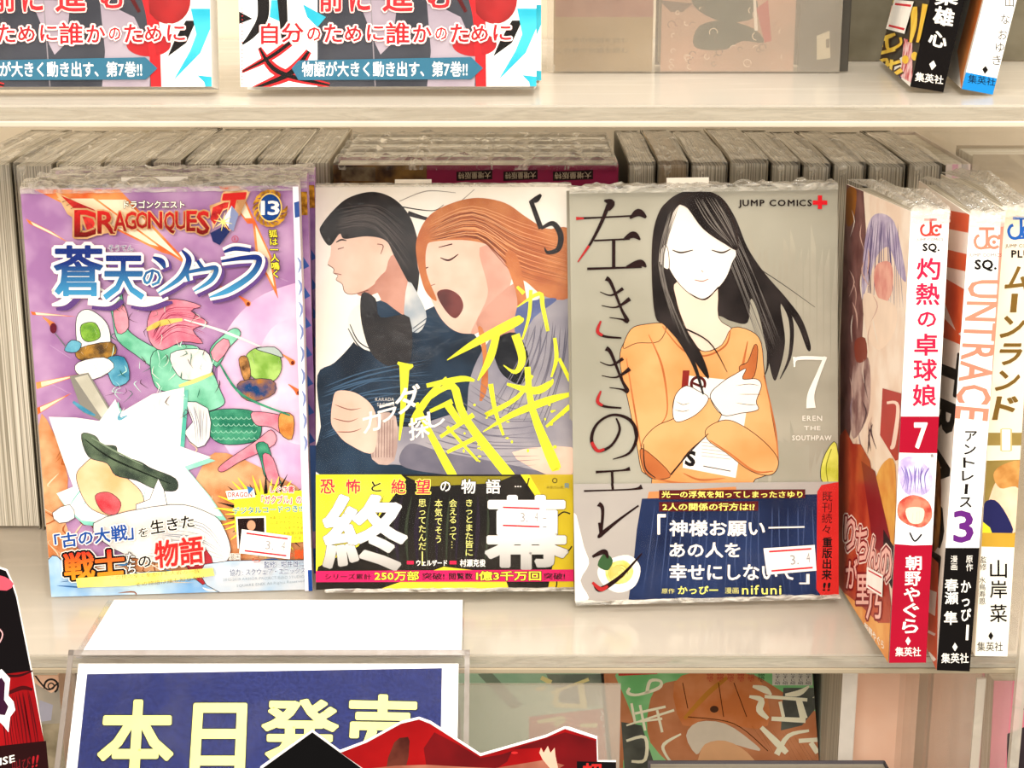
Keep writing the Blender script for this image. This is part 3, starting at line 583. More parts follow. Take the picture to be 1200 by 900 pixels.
# paper band
p = Print(F2, lift=.0002)
yb = ink('e9da2c', .33, 'f3e84c', 30)
p.poly([(360, 556), (680, 556), (680, 700), (360, 700)], yb)
p.poly([(470, 556), (476, 562), (455, 590), (420, 640), (373, 664), (365, 700), (640, 700), (650, 650), (640, 600), (610, 556)], ink('1e1a16', .33, '2c2620', 40))
p.poly([(620, 556), (672, 556), (672, 700), (640, 700), (652, 640), (646, 600)], ink('b9a020', .33, 'cdb62c', 40)); p.poly([(476, 558), (600, 558), (580, 566), (500, 570)], ink('8f8422'))
for a in ([(620, 560), (618, 580), (640, 596)], [(652, 606), (660, 600), (668, 602)], [(650, 640), (664, 646), (670, 640)], [(640, 660), (652, 680), (650, 692)]): p.stroke(a, BLK, 1.6)
for k in range(12): p.stroke([(450 + k * 11, 580), (440 + k * 12, 620), (446 + k * 11, 668)], ink('3a4030' if k % 2 else '2e2430'), R.uniform(2, 6), (.4, .4))
p.poly([(440, 692), (520, 664), (590, 672), (600, 700), (440, 700)], ink('e9cf3c'))
p.build('paper_band', bk2, 'glossy black and yellow paper band')
p = Print(F2, lift=.0003); rd = ink('d8284c'); G = ink('ddd6cc', .33, 'f4efe8', 40)
xs = [(384, 'rd'), (414, 'rd'), (441, 'bk'), (467, 'rd'), (496, 'rd'), (522, 'wh'), (549, 'wh'), (578, 'wh')]
for (x, c_), ch in zip(xs, '恐怖と絶望の物語'):
    s_ = 6 if ch in 'との' else 8.5; p.text(ch, (x - s_, 570 - s_, x + s_ , 570 + s_), {'rd': rd, 'bk': BLK, 'wh': WHT}[c_], bold=.03, out=((.09, ink('f6e86a') if c_ != 'wh' else BLK),))
for k in range(6): p.disc(604 + k * 3, 570, .9, .9, BLK if k > 2 else WHT, k=8)
p.ring(650, 563, 2.6, .8, BLK); p.text('発', (661, 566, 667, 572), ink('2a8ab8')); p.text('ネタバレ大', (640, 569, 660, 573), ink('5a5020'))
gt = ink('8f8984', .33, 'f8f3ec', grad=(.004, .03))
p.text('終', (378, 579, 478, 669), gt, bold=.028, out=((.045, ink('4a4238')),)); p.text('幕', (568, 580, 666, 668), gt, bold=.028, out=((.045, ink('4a4238')),))
for s_, x, y0, y1 in (('きっとまた皆に', 550, 585, 651), ('会えるって…', 531, 585, 642), ('本気でそう', 514, 585, 636), ('思ってたんだ', 495, 585, 644)):
    p.text(s_, (x - 4.5, y0, x + 4.5, y1), ink('f0ea8c'), d='v')
p.stroke([(495, 646), (495, 662)], ink('f0ea8c'), 1.2)
p.poly([(477, 657), (485, 657), (485, 661), (477, 661)], rd); p.text('ウェルザード', (488, 656, 524, 663), WHT, bold=.02); p.poly([(527, 657), (535, 657), (535, 661), (527, 661)], rd); p.text('村瀬克俊', (539, 655, 569, 664), WHT, bold=.02)
p.poly([(360, 669), (680, 667), (680, 681), (360, 682)], ink('c8245e'))
p.text('シリーズ累計', (381, 672, 435, 679), BLK, bold=.02); p.text('250万部', (439, 669, 491, 680), ink('f6e84c'), bold=.03, out=((.09, BLK),)); p.text('突破!', (495, 671, 521, 679), BLK, bold=.02); p.text('閲覧数', (526, 671, 554, 679), BLK, bold=.02); p.text('1億3千万回', (558, 669, 634, 680), ink('f6e84c'), bold=.03, out=((.09, BLK),)); p.text('突破!', (637, 671, 662, 679), BLK, bold=.02)
p.build('band_lettering', bk2)
F2.lay += 5; price_sticker(F2, [(584, 590), (636, 592), (636, 621), (584, 619)], bk2)
crumple(bk2, 0, W2, .001, T2, H2, amp=.0012, seed=2, drop=.001); film_sheet(bk2, W2, H2, .0024, seed=4)
crumple(bk2, .004, W2, -.003, -.0008, -.001, amp=.0008, seed=71, drop=0, name='wrap_flap')
MB().box(.034, .05, .008, .0086, H2 - .002, H2 + .0035).build('card_tab', WHT, bk2)
# ---- grey comic with woman in orange sweater, right
bk3 = thing('comic_book', 'grey comic volume 7 with an orange sweater figure and navy band', 'book', (.0268, .046, .0037), (-.2037, -.0074, .0441))
W3, H3, T3 = .1132, .1744, .017
F3 = front_book(bk3, W3, H3, T3, ink('a8a294', .35))
p = Print(F3); p.fill(ink('a39e8d', .38, 'b2ad9e', 14))
for k in range(14): p.poly([(870 + k * 8, 300 + R.uniform(-40, 60)), (876 + k * 8, 290), (878 + k * 8, 520), (868 + k * 8, 540 + R.uniform(-60, 60))], ink('b3ac9b', .4, 'a29c8c', 30))
bh = ink('211a18', .33, '3a3230', 60); sk = ink('f6ebdf', .4, var=.03); sks = ink('efd4c0', .4, var=.04); osw = ink('dd9a5e', .4, 'e8b078', 35); osd = ink('b4683a', .4, 'c67a48', 60); ln = ink('3a2a22')
# long hair behind
p.poly([(765, 300), (768, 262), (780, 238), (800, 225), (826, 224), (846, 232), (862, 256), (876, 290), (896, 320), (922, 350), (940, 375), (950, 405), (946, 410), (934, 380), (915, 356), (920, 400), (912, 438), (906, 444), (898, 410), (890, 372), (880, 350), (876, 378), (856, 376), (838, 370), (796, 380), (768, 360)], bh, 5)
p.stroke([(906, 340, 3), (926, 372, 5), (926, 415, 4), (914, 444, 1)], bh); p.stroke([(884, 340, 7), (900, 380, 8), (900, 424, 3), (896, 440, 1)], bh); p.stroke([(890, 315, 1), (920, 335, .8), (955, 360, .5)], bh); p.strands([(850, 250), (885, 320), (915, 400)], [(830, 250), (860, 330), (895, 420)], 16, ink('77706a'), .8, 3)
p.line = (ln, .8)
# neck and plain face field
p.poly([(793, 330), (838, 330), (842, 372), (858, 386), (850, 402), (826, 412), (812, 400), (800, 376), (792, 350)], sks, 4)
p.poly([(780, 300), (784, 262), (800, 238), (840, 250), (862, 292), (858, 308), (848, 330), (826, 350), (808, 344), (790, 325)], sk, 5)
p.poly([(770, 300), (774, 288), (782, 290), (784, 314), (776, 312)], sk, 4); p.stroke([(808, 344, 1), (826, 351, 1.6), (842, 336, 1)], ln)
for a in ([(788, 293, 1), (798, 296, 2), (812, 293, 1)], [(834, 293, 1), (846, 296, 2), (856, 292, 1)]): p.stroke(a, ln)
p.stroke([(814, 328, .8), (823, 329.5, 1.2), (830, 327, .8)], ink('a86a58')); p.stroke([(822, 317, 1), (824, 319, .6)], ink('b08068'))
# sweater
p.poly([(752, 400), (738, 396), (728, 408), (727, 430), (736, 470), (746, 520), (752, 552), (764, 560), (756, 590), (740, 640), (886, 640), (880, 570), (900, 556), (912, 540), (905, 490), (896, 440), (892, 402), (880, 388), (858, 384), (846, 404), (826, 412), (806, 402), (778, 380), (752, 386)], osw, 3)
p.poly([(739, 386), (756, 380), (780, 380), (772, 400), (746, 402), (730, 408)], osw, 4)
p.stroke([(776, 382, 1), (800, 410, 2), (826, 417, 2), (850, 405, 2), (856, 386, 1)], osd)
for a in ([(760, 392, 1), (776, 430, 2.5), (782, 480, 1.5), (772, 500, 1)], [(734, 420, 1), (742, 470, 2), (752, 530, 1)], [(876, 400, 1), (868, 440, 4), (872, 425, 1)], [(895, 440, 1), (908, 500, 2), (912, 540, 1)]): p.stroke(a, osd)
p.poly([(866, 430), (876, 424), (884, 404), (888, 410), (884, 440), (872, 446)], osd, 3)
# white sheaf held flat
p.poly([(806, 440), (880, 448), (862, 560), (800, 548)], ink('f1e8e0')); p.poly([(800, 434), (808, 434), (802, 500), (796, 490)], ink('8c2a24'))
p.ring(818, 450, 8, 3.4, ink('5a1a1a'), 150, 390); p.stroke([(810, 448, 3), (824, 454, 3)], ink('5a1a1a')); p.text('s', [(804, 528), (816, 528), (814, 548), (802, 545)], BLK, bold=.03)
for k in range(8): p.stroke([(822, 506 + k * 4), (856, 510 + k * 4)], ink('b8aea4'), .7)
p.stroke([(824, 546), (856, 552)], ln, 1)
# crossed sleeves
p.poly([(752, 520), (768, 500), (790, 490), (812, 474), (830, 466), (846, 482), (832, 506), (806, 530), (786, 556), (766, 560), (754, 548)], osw, 5); p.poly([(752, 525), (786, 556), (766, 561), (754, 550)], osd, 4)
p.poly([(828, 502), (850, 492), (872, 500), (898, 520), (912, 540), (904, 556), (880, 552), (850, 530), (830, 516)], osw, 5); p.stroke([(832, 516, 1), (856, 532, 2), (884, 552, 2.5), (906, 552, 1)], osd); p.stroke([(786, 556, 2), (808, 530, 1.6), (830, 508, 1)], ln); p.stroke([(754, 520, 1), (756, 548, 1.6), (768, 560, 1)], ln)
# pale hands as simple paddles
for h_ in ([(792, 462), (804, 452), (818, 458), (830, 466), (822, 480), (808, 490), (792, 494), (788, 480)], [(832, 464), (846, 448), (862, 438), (874, 432), (870, 444), (886, 444), (892, 452), (886, 470), (888, 480), (868, 484), (846, 486)]): p.poly(h_, sk, 4); p.stroke([h_[-1], h_[0], h_[1], h_[2]], ln, .8)
for a in ([(862, 452), (878, 450), (890, 452)], [(866, 462), (880, 462), (892, 462)], [(862, 472), (876, 474), (888, 474)], [(792, 470), (800, 474), (808, 472)], [(790, 480), (800, 482), (808, 480)]): p.stroke(a, ln, .7, (.3, .3))
for a in ([(764, 560), (800, 566), (858, 566)], [(800, 554), (820, 562), (850, 560)]): p.stroke(a, osd, 2, (.3, .3))
# fringe and front locks
p.poly([(796, 238), (806, 228), (826, 224), (846, 234), (862, 268), (864, 292), (850, 286), (824, 268), (806, 244)], bh, 4)
p.poly([(796, 238), (786, 252), (781, 280), (772, 300), (776, 330), (790, 350), (800, 380), (822, 416), (830, 444), (806, 412), (780, 382), (768, 370), (764, 320), (766, 270), (778, 240)], bh, 4)
p.stroke([(778, 370, 6), (810, 420, 5), (824, 462, 2)], bh); p.stroke([(790, 380, 2), (830, 400, 1.6), (852, 436, .6)], bh); p.strands([(782, 250), (772, 310), (790, 380)], [(796, 240), (778, 320), (812, 410)], 12, ink('8a827a'), .7, 1.5); p.strands([(812, 232), (830, 262), (856, 288)], [(840, 232), (856, 258), (866, 290)], 10, ink('8a827a'), .8, 1.5)
p.poly([(980, 520), (970, 526), (962, 546), (964, 566), (984, 572)], ink('b8b838', .4, 'd8d468', 90), 3); p.stroke([(974, 526), (968, 546), (970, 566)], ink('7a7a24'), 1)
p.build('cover_art', bk3, 'plain generic woman with long black hair and orange sweater')
p = Print(F3); K = ink('281a18')
S = lambda *a: [p.stroke(st, ink('2a1412'), n=5) for st in a]
RT = ink('b03030')
S([(676, 256, 3), (700, 255, 2), (740, 253, 2)], [(738, 256, 2), (748, 249, 9), (757, 255, 3)], [(708, 235, 2), (716, 238, 9), (712, 246, 5)], [(713, 240, 5), (704, 262, 4), (692, 285, 3), (677, 307, 1.5)], [(696, 282, 2), (738, 280, 2)], [(730, 281, 2), (742, 275, 8), (750, 281, 2)], [(719, 281, 4), (719, 314, 4)], [(688, 315, 3), (752, 313, 2)], [(734, 313, 3), (750, 308, 8), (757, 313, 2)])
p.stroke([(677, 307, 1.5), (690, 288, 3)], RT); p.stroke([(675, 256, 4), (684, 256, 2)], RT)
for dy in (0, 82):
    S([(703, 342 + dy, 1), (716, 346 + dy, 2), (730, 338 + dy, 4)], [(705, 358 + dy, 1), (722, 360 + dy, 2), (738, 350 + dy, 5)], [(710, 326 + dy, 6), (716, 332 + dy, 4), (728, 362 + dy, 3), (735, 376 + dy, 5), (728, 374 + dy, 2), (714, 372 + dy, 1)], [(704, 376 + dy, 2), (700, 388 + dy, 4), (708, 394 + dy, 3), (728, 396 + dy, 2)])
    p.stroke([(704, 376 + dy, 2), (700, 388 + dy, 4), (706, 393 + dy, 3)], RT)
S([(722, 490, 2), (726, 504, 3), (716, 522, 3), (700, 528, 4), (693, 514, 4), (700, 496, 3), (718, 486, 3), (738, 492, 4), (746, 510, 4), (738, 530, 3), (718, 538, 1)]); p.stroke([(693, 518, 4), (700, 528, 4), (708, 526, 3)], RT)
S([(698, 553, 3), (728, 551, 2), (738, 549, 5)], [(717, 552, 3), (718, 574, 3)], [(684, 575, 2), (740, 573, 2), (752, 570, 6)])
S([(700, 590, 6), (706, 597, 4), (704, 628, 3)], [(702, 630, 2), (704, 626, 5), (726, 608, 3), (748, 592, 2)], [(694, 652, 3), (708, 646, 6), (712, 654, 2)], [(696, 684, 3), (704, 690, 6), (728, 674, 4), (752, 648, 1.5)]); p.stroke([(696, 684, 3), (704, 690, 5), (712, 686, 3)], RT); p.stroke([(684, 575, 2), (698, 574, 2)], RT)
p.text('JUMP COMICS', (865, 234, 951, 244), K, bold=.025, sp=1.12)
p.poly([(958, 229), (963, 229), (963, 235), (969, 235), (969, 240), (963, 240), (963, 245), (958, 245), (958, 240), (952, 240), (952, 235), (958, 235)], ink('d8222c'))
for st in ([(929, 418, 1), (931, 430, .8), (934, 420, 4), (968, 420, 4)], [(967, 418, 4), (958, 440, 5), (950, 462, 8), (950, 478, 11)], [(931, 418, 2), (930, 430, 1)]): p.stroke(st, WHT)
for s_, a in (('EREN', (940, 487, 963, 493)), ('THE', (942, 499, 961, 504)), ('SOUTHPAW', (928, 510, 974, 516))): p.text(s_, a, ink('ece4d8'), bold=.01, sp=1.05)
p.build('title_lettering', bk3)
p = Print(F3, lift=.0002)
p.poly([(660, 567), (990, 564), (990, 710), (660, 714)], ink('aaa29c', .33, 'b4aca4', 20)); nv = ink('1f2846', .33, '2c3a60', 30)
p.poly([(760, 576), (862, 570), (864, 584), (758, 586)], ink('cc8a58')); p.poly([(752, 584), (990, 578), (990, 712), (735, 712), (742, 660), (746, 620)], nv, 0)
p.strands([(760, 590), (752, 650), (745, 700)], [(960, 590), (962, 650), (968, 700)], 20, ink('46557a'), 1.2, 3)
p.poly([(672, 600), (684, 640), (690, 660), (680, 680), (690, 700), (680, 706), (672, 700)], ink('eee6de'), 3); p.poly([(700, 668), (712, 656), (736, 650), (750, 664), (744, 686), (724, 694), (706, 684)], ink('ece6da'), 4); p.poly([(710, 664), (730, 656), (742, 668), (734, 682), (714, 682)], ink('cfc05c', .4, 'e6dc90', 200), 4); p.poly([(700, 662), (708, 648), (718, 656), (712, 668)], ink('3f5e3a'), 3)
for k in range(7): p.ring(726, 671, 3 + k * 1.6, .7, ink('a8983c'), R.uniform(0, 180), R.uniform(220, 400))
p.build('paper_band', bk3, 'lower paper band, grey left and navy right')
p = Print(F3, lift=.0003)
for st in ([(702, 612, 3), (704, 628, 3)], [(702, 630, 2), (704, 626, 5), (726, 608, 3), (748, 592, 2)], [(701, 590, 6), (706, 597, 4), (704, 628, 3)], [(694, 652, 3), (708, 646, 6), (712, 654, 2)], [(717, 566, 3), (718, 574, 3)], [(684, 575, 2), (740, 573, 2), (752, 570, 6)]): p.stroke(st, ink('2a1412'))
p.stroke([(696, 684, 3), (704, 690, 6), (728, 674, 4), (752, 648, 1.5)], ink('2a1412')); p.stroke([(694, 682, 3), (704, 690, 5), (712, 686, 3)], RT)
mr_ = ink('5e1e20')
p.poly([(772, 574), (943, 573), (943, 583), (772, 585)], mr_); p.poly([(772, 588), (888, 587), (888, 598), (772, 599)], mr_)
p.text('光一の浮気を知ってしまったさゆり', (775, 575, 940, 583), ink('f4ec7c'), bold=.02); p.text('2人の関係の行方は!?', (776, 589, 884, 598), ink('f4ec7c'), bold=.02)
p.text('「', (770, 602, 780, 626), WHT, bold=.02); p.text('神様お願い', (784, 609, 896, 628), WHT, bold=.04); p.stroke([(900, 618), (942, 617)], WHT, 1.8)
p.text('あの人を', (784, 635, 867, 653), WHT, bold=.04); p.text('幸せにしないで', (784, 660, 932, 680), WHT, bold=.04); p.text('」', (936, 672, 948, 684), WHT, bold=.02)
p.text('原作', (775, 689, 790, 695), ink('e8e08c')); p.text('かっぴー', (794, 686, 841, 696), ink('f4ec7c'), bold=.02); p.text('漫画', (849, 688, 865, 695), ink('e8e08c')); p.text('nifuni', (869, 685, 915, 696), ink('f4ec7c'), bold=.01, sp=1.1)
p.poly([(984, 564), (962, 568), (957, 576), (956, 690), (962, 698), (984, 702)], ink('c8302c'))
p.text('既刊続々', [(963, 576), (975, 576), (974, 625), (962, 625)], BLK, d='v', bold=-.005); p.text('重版出来', [(963, 629), (975, 629), (974, 679), (962, 679)], BLK, d='v', bold=.045); p.text('!!', [(964, 682), (973, 682), (972, 692), (963, 692)], BLK, bold=.04)
p.build('band_lettering', bk3)
F3.lay += 5; price_sticker(F3, [(894, 642), (954, 638), (956, 668), (898, 673)], bk3)
crumple(bk3, 0, W3, 0, T3, H3, amp=.0035, seed=6, drop=.002); film_sheet(bk3, W3, H3, .0024, seed=9)
crumple(bk3, 0, W3, -.004, -.0026, -.001, amp=.001, seed=72, drop=0, name='wrap_flap')
MB().box(.042, .06, .008, .0086, H3 - .002, H3 + .0045).build('card_tab', WHT, bk3)
# ---- three books standing spine-out at the right
def jc_logo(p, x, y, s, m, txt, tc=None, cut=0):
    """the two interlocked letters of the series mark; x,y centre, s height in pixels"""
    w_ = s * .13
    p.stroke([(x - s * .38, y - s * .46), (x + s * .32, y - s * .46)], m, w_, n=1)
    p.stroke([(x - s * .02, y - s * .46), (x - s * .02, y + s * .14), (x - s * .1, y + s * .34), (x - s * .28, y + s * .42), (x - s * .48, y + s * .34), (x - s * .56, y + s * .1), (x - s * .48, y - s * .1), (x - s * .36, y - s * .16)], m, w_, n=4)
    p.ring(x + s * .3, y + s * .14, s * .26, w_, m, 40, 330); p.disc(x + s * .3, y + s * .14, s * .09, s * .09, m); p.stroke([(x + s * .54, y - s * .2), (x + s * .54, y + s * .02)], m, w_ * .8, n=1)
    p.stroke([(x - s * .26, y + s * .42), (x + s * .5, y + s * .36)], m, w_ * .7, n=2)
sb = thing('comic_book', 'comic with white and crimson spine, volume 7, first spine-out book right of the grey comic', 'book', (.1452, -.0254, .0086), (-.0759, .0018, .0145))
FS, FC = spine_book(sb, .0143, .1739, .113, ink('f4e8dc', .3))
p = Print(FS); cr_ = ink('a81430', .25); p.fill(ink('f8efe8', .3))
p.poly([(1040, 488), (1110, 488), (1108, 532), (1040, 530)], cr_); p.text('7', (1071, 495, 1087, 526), WHT, bold=.045)
p.poly([(1040, 531), (1105, 531), (1100, 642), (1040, 640)], ink('f6ece8')); lil = ink('b8a6cc', .4, 'dcd4e8', 200)
p.poly([(1052, 545), (1064, 535), (1080, 540), (1092, 556), (1090, 574), (1074, 582), (1058, 574)], lil, 4); p.strands([(1054, 546), (1060, 560), (1056, 578)], [(1090, 546), (1084, 560), (1088, 580)], 10, ink('7a68a8'), 1.2)
p.poly([(1054, 588), (1070, 580), (1088, 588), (1092, 606), (1080, 618), (1062, 614), (1052, 604)], ink('b8483c', .4, 'd88a70', 200), 4); p.poly([(1062, 596), (1082, 596), (1080, 612), (1066, 612)], ink('f2d2bc'), 4); p.poly([(1052, 622), (1068, 616), (1086, 626), (1090, 644), (1050, 642)], ink('ece8e8'), 3); p.stroke([(1066, 624), (1072, 634), (1080, 626)], BLK, 2); p.strands([(1052, 600), (1050, 616)], [(1090, 600), (1094, 616)], 8, ink('7a2420'), 1)
p.poly([(1030, 636), (1070, 639), (1110, 638), (1100, 790), (1030, 790)], cr_)
p.build('spine_print', sb)
p = Print(FS); jc_logo(p, 1091, 267, 21, ink('cf4a40'), ''); p.text('JUMP COMICS', (1074, 279, 1105, 283), ink('4a3a36')); p.text('SQ.', (1081, 285, 1101, 296), BLK, bold=.06)
tr = ink('c4264c')
for k, ch in enumerate('灼熱の卓球娘'): y = 302 + k * 29.6; xx = 1088 - k * .95; p.text(ch, (xx - 14, y, xx + 14, y + 26) if ch != 'の' else (xx - 11, y + 4, xx + 11, y + 22), tr, bold=.02)
for k, ch in enumerate('朝野やぐら'): y = 651 + k * 18.5; xx = 1070 - k * 1; p.text(ch, (xx - 9, y, xx + 10, y + 17), WHT, bold=.035)
p.poly([(1064, 746), (1067, 751), (1064, 756), (1061, 751)], WHT); p.text('集英社', (1049, 758, 1079, 769), WHT, bold=.01)
p.text('青', (1090, 532, 1094, 536), BLK); p.build('spine_lettering', sb)
p = Print(FC); p.fill(ink('ead2be', .35, 'f4e4d4', 50))
p.poly([(990, 220), (1012, 224), (1014, 330), (1004, 470), (985, 520)], ink('6e4644', .35, '8c6460', 90), 2); p.poly([(993, 222), (1004, 224), (1000, 260), (992, 262)], ink('a06424'), 3)
p.poly([(1018, 262), (1030, 250), (1048, 260), (1058, 300), (1062, 330), (1052, 318), (1042, 290), (1028, 300), (1018, 330), (1010, 350), (1012, 300)], ink('a898ba', .35, 'd2c6da', 120), 4); p.strands([(1020, 256), (1014, 310), (1012, 360)], [(1052, 262), (1058, 310), (1062, 360)], 16, ink('6a5a8a'), 1)
p.poly([(1026, 312), (1044, 308), (1046, 340), (1036, 356), (1026, 340)], ink('d88c84', .4, 'eab4a4', 90), 4); p.poly([(1012, 345), (1032, 350), (1050, 360), (1048, 390), (1030, 410), (1016, 390)], ink('f2dcc8', .4), 4)
p.poly([(1000, 430), (1018, 420), (1020, 470), (1012, 500), (998, 510)], ink('c4a8a0', .4, '8a6664', 90), 4); p.poly([(1002, 400), (1014, 396), (1016, 420), (1004, 424)], ink('8c4436'), 3)
for k in range(30): x, y = R.uniform(994, 1024), R.uniform(240, 560); p.stroke([(x, y), (x + R.uniform(-5, 6), y + 14), (x + R.uniform(-3, 8), y + 32)], ink(R.choice(['f0e2d4', '5a3c44', 'a48a94', 'd8b4a8'])), R.uniform(.7, 1.8), (.3, .4), 3)
p.poly([(1035, 455), (1060, 462), (1060, 535), (1050, 540), (1032, 510)], ink('b42a26', .3)); p.stroke([(1040, 472, 3), (1053, 476, 4), (1048, 520, 5), (1044, 524, 3)], ink('f4d8c8'))
p.poly([(985, 510), (1000, 520), (1020, 540), (1044, 700), (1046, 780), (1000, 750), (980, 690)], ink('a83a2a', .3, 'c65a3a', 50), 2)
p.poly([(1034, 545), (1050, 545), (1048, 640), (1038, 620), (1024, 580)], ink('d88c34', .3, 'eab45c', 60), 4); p.poly([(1010, 540), (1026, 552), (1044, 630), (1046, 660), (1024, 640)], ink('8c2226')); p.poly([(1036, 620), (1048, 640), (1046, 690), (1036, 668)], BLK)
p.poly([(984, 690), (1010, 710), (1030, 730), (1044, 730), (1044, 790), (1010, 770)], ink('e08c3c', .3, 'f0b468', 50))
for k, ch in enumerate('りちんの'): p.text(ch, (990 + k * 14, 605 + k * 12, 1004 + k * 14, 645 + k * 12), ink('f2c0b4'), bold=.02, out=((.1, ink('8c2226')), (.15, ink('f4dcd0'))))
for k, ch in enumerate('が里乃'): p.text(ch, (992 + k * 12, 655 + k * 18, 1006 + k * 14, 690 + k * 18), ink('f2c0b4'), bold=.03, out=((.12, ink('8c2226')),))
p.text('朝野やぐら', [(1014, 728), (1037, 752), (1037, 762), (1014, 740)], WHT, bold=.02)
p.build('cover_art', sb, 'warm coloured cover with plain generic lilac shapes')
FC.lay += 3; price_sticker(FC, [(1018, 664), (1037, 674), (1036, 700), (1017, 688)], sb, pen=False)
crumple(sb, 0, .0143, 0, .112, .1739, amp=.007, seed=11)
# orange and white spine with black foot
bb = thing('comic_book', 'comic with orange lettering on white spine and black foot, volume 3, middle spine-out book', 'book', (.1635, -.0265, .006), (-.0519, .0078, -.07))
FS, FC = spine_book(bb, .0125, .1759, .113, ink('f4ece2', .3))
p = Print(FS); p.fill(ink('faf4ec', .3)); p.poly([(1090, 642), (1160, 642), (1150, 800), (1090, 800)], ink('14100f', .2)); p.poly([(1174, 240), (1186, 240), (1165, 560), (1155, 560)], ink('e8907c')); sal = ink('e88a72')
jc_logo(p, 1157, 280, 26, ink('e88a72'), ''); p.text('JUMP COMICS', (1135, 297, 1174, 302), ink('6a5248')); p.text('SQ.', (1142, 304, 1168, 318), BLK, bold=.06)
p.text('UNTRACE', [(1176, 328), (1158, 494), (1118, 490), (1135, 328)], sal, bold=.015)
p.build('spine_print', bb)
p = Print(FS)
for k, ch in enumerate('アントレース'): y = 505 + k * 15.5; xx = 1138 - k * 1.3; p.text(ch, ([(xx - 2, y), (xx + 2, y), (xx + 1, y + 12), (xx - 3, y + 12)] if ch == 'ー' else (xx - 7, y, xx + 7, y + 12)), BLK, bold=.03, d='v' if ch == 'ー' else 'h')
p.text('3', (1117, 598, 1141, 636), ink('6a2a7c'), bold=.02)
for s_, x, y0, y1, b_, wd_ in (('漫画', 1119, 651, 668, 0, 5), ('原作', 1137, 651, 669, 0, 5), ('春瀬', 1116, 678, 708, .03, 9), ('隼', 1115, 716, 732, .03, 9), ('かっぴ', 1133, 680, 728, .03, 7)): p.text(s_, (x - wd_, y0, x + wd_ - 2, y1), WHT, bold=b_, d='v')
p.stroke([(1134, 732), (1133, 750)], WHT, 3); p.poly([(1119, 753), (1122, 758), (1119, 763), (1116, 758)], WHT); p.text('集英社', (1103, 765, 1135, 777), WHT, bold=.01)
p.build('spine_lettering', bb)
p = Print(FC); p.fill(ink('f2e6da', .3)); og = ink('d2522a', .3, 'e0683a', 60)
for a in ([(1110, 246), (1137, 251), (1136, 273), (1110, 268)], [(1108, 292), (1134, 298), (1132, 318), (1106, 312)], [(1106, 325), (1132, 340), (1128, 388), (1122, 392), (1106, 352)], [(1104, 370), (1128, 396), (1126, 404), (1102, 394)]): p.poly(a, og)
p.text('TRACE', [(1128, 415), (1100, 690), (1068, 670), (1100, 405)], BLK, bold=.05)
p.poly([(1085, 540), (1102, 545), (1100, 640), (1084, 630)], ink('8a4a1e', .3, 'd89a4c', 90), 3); p.poly([(1080, 640), (1100, 660), (1098, 790), (1080, 760)], og)
p.poly([(1088, 690), (1098, 694), (1096, 722), (1086, 716)], WHT); p.stroke([(1088, 740), (1096, 744)], WHT, 3); p.stroke([(1088, 765), (1096, 774)], WHT, 4); p.build('cover_art', bb, 'orange, white and black side of the cover')
crumple(bb, 0, .0125, 0, .112, .1759, amp=.006, seed=12)
# cream and gold spine
wb = thing('comic_book', 'comic volume 1 with brown title and gold panel on cream spine, at right edge', 'book', (.1819, -.0124, .0054), (-.0474, -.0081, -.045))
FS, FC = spine_book(wb, .0126, .1766, .113, ink('f4e8d6', .3))
p = Print(FS); p.fill(ink('f0dcc0', .3, 'f6e6d0', 30)); gd2 = ink('a08a50', .3, '8c7640', 60); bn = ink('7c5f2c', .3)
p.poly([(1150, 507), (1215, 507), (1215, 522), (1150, 522)], gd2); p.poly([(1150, 540), (1215, 538), (1215, 640), (1150, 640)], gd2)
p.text('1', (1174, 503, 1184, 528), ink('f8f0d8'), bold=.02, out=((.06, ink('c8b078')),))
p.poly([(1160, 582), (1172, 560), (1196, 570), (1200, 615), (1170, 628), (1156, 610)], ink('e6bfa0', .4, 'f0d0b4', 90), 4); p.poly([(1164, 556), (1176, 544), (1200, 542), (1204, 580), (1190, 570), (1172, 572)], ink('b27c40', .4, 'd09c5c', 150), 4)
p.poly([(1152, 592), (1166, 586), (1180, 604), (1186, 626), (1152, 626)], ink('2a2a58'), 3); p.poly([(1150, 610), (1160, 618), (1168, 640), (1148, 640)], ink('e8d83c')); p.poly([(1140, 624), (1215, 625), (1215, 642), (1140, 642)], ink('c49c3c'))
p.poly([(1130, 640), (1215, 642), (1215, 790), (1130, 790)], ink('f6eede', .25)); p.poly([(1136, 640), (1147, 640), (1141, 790), (1130, 790)], ink('efd87c', .25))
p.build('spine_print', wb)
p = Print(FS); jc_logo(p, 1197, 268, 27, ink('2a62ae'), ''); p.text('JUMP COMICS', (1178, 286, 1216, 291), ink('3a3430')); p.text('PLUS', (1185, 293, 1214, 302), BLK, bold=.05)
for k, (ch, y0, y1) in enumerate((('ム', 312, 340), ('ー', 344, 366), ('ン', 370, 396), ('ラ', 402, 428), ('ン', 434, 458), ('ド', 464, 492))):
    xx = 1192 - k * 2.8; p.text(ch, [(xx - 10, y0), (xx + 16, y0), (xx + 12, y1), (xx - 16, y1)] if ch != 'ー' else [(xx - 4, y0), (xx + 4, y0), (xx + 2, y1), (xx - 6, y1)], bn, bold=.05, d='v' if ch == 'ー' else 'h')
for ch, y in (('山', 656), ('岸', 680), ('菜', 708)): p.text(ch, (1160, y, 1180, y + 21), BLK, bold=.01)
p.text('監修', (1148, 652, 1156, 668), BLK, d='v'); p.text('水鳥寿恩', (1147, 676, 1155, 708), BLK, d='v')
p.poly([(1161, 740), (1164, 745), (1161, 750), (1158, 745)], BLK); p.text('集英社', (1145, 752, 1175, 763), ink('2a2420')); p.build('spine_lettering', wb)
crumple(wb, 0, .0126, 0, .112, .1766, amp=.006, seed=13)
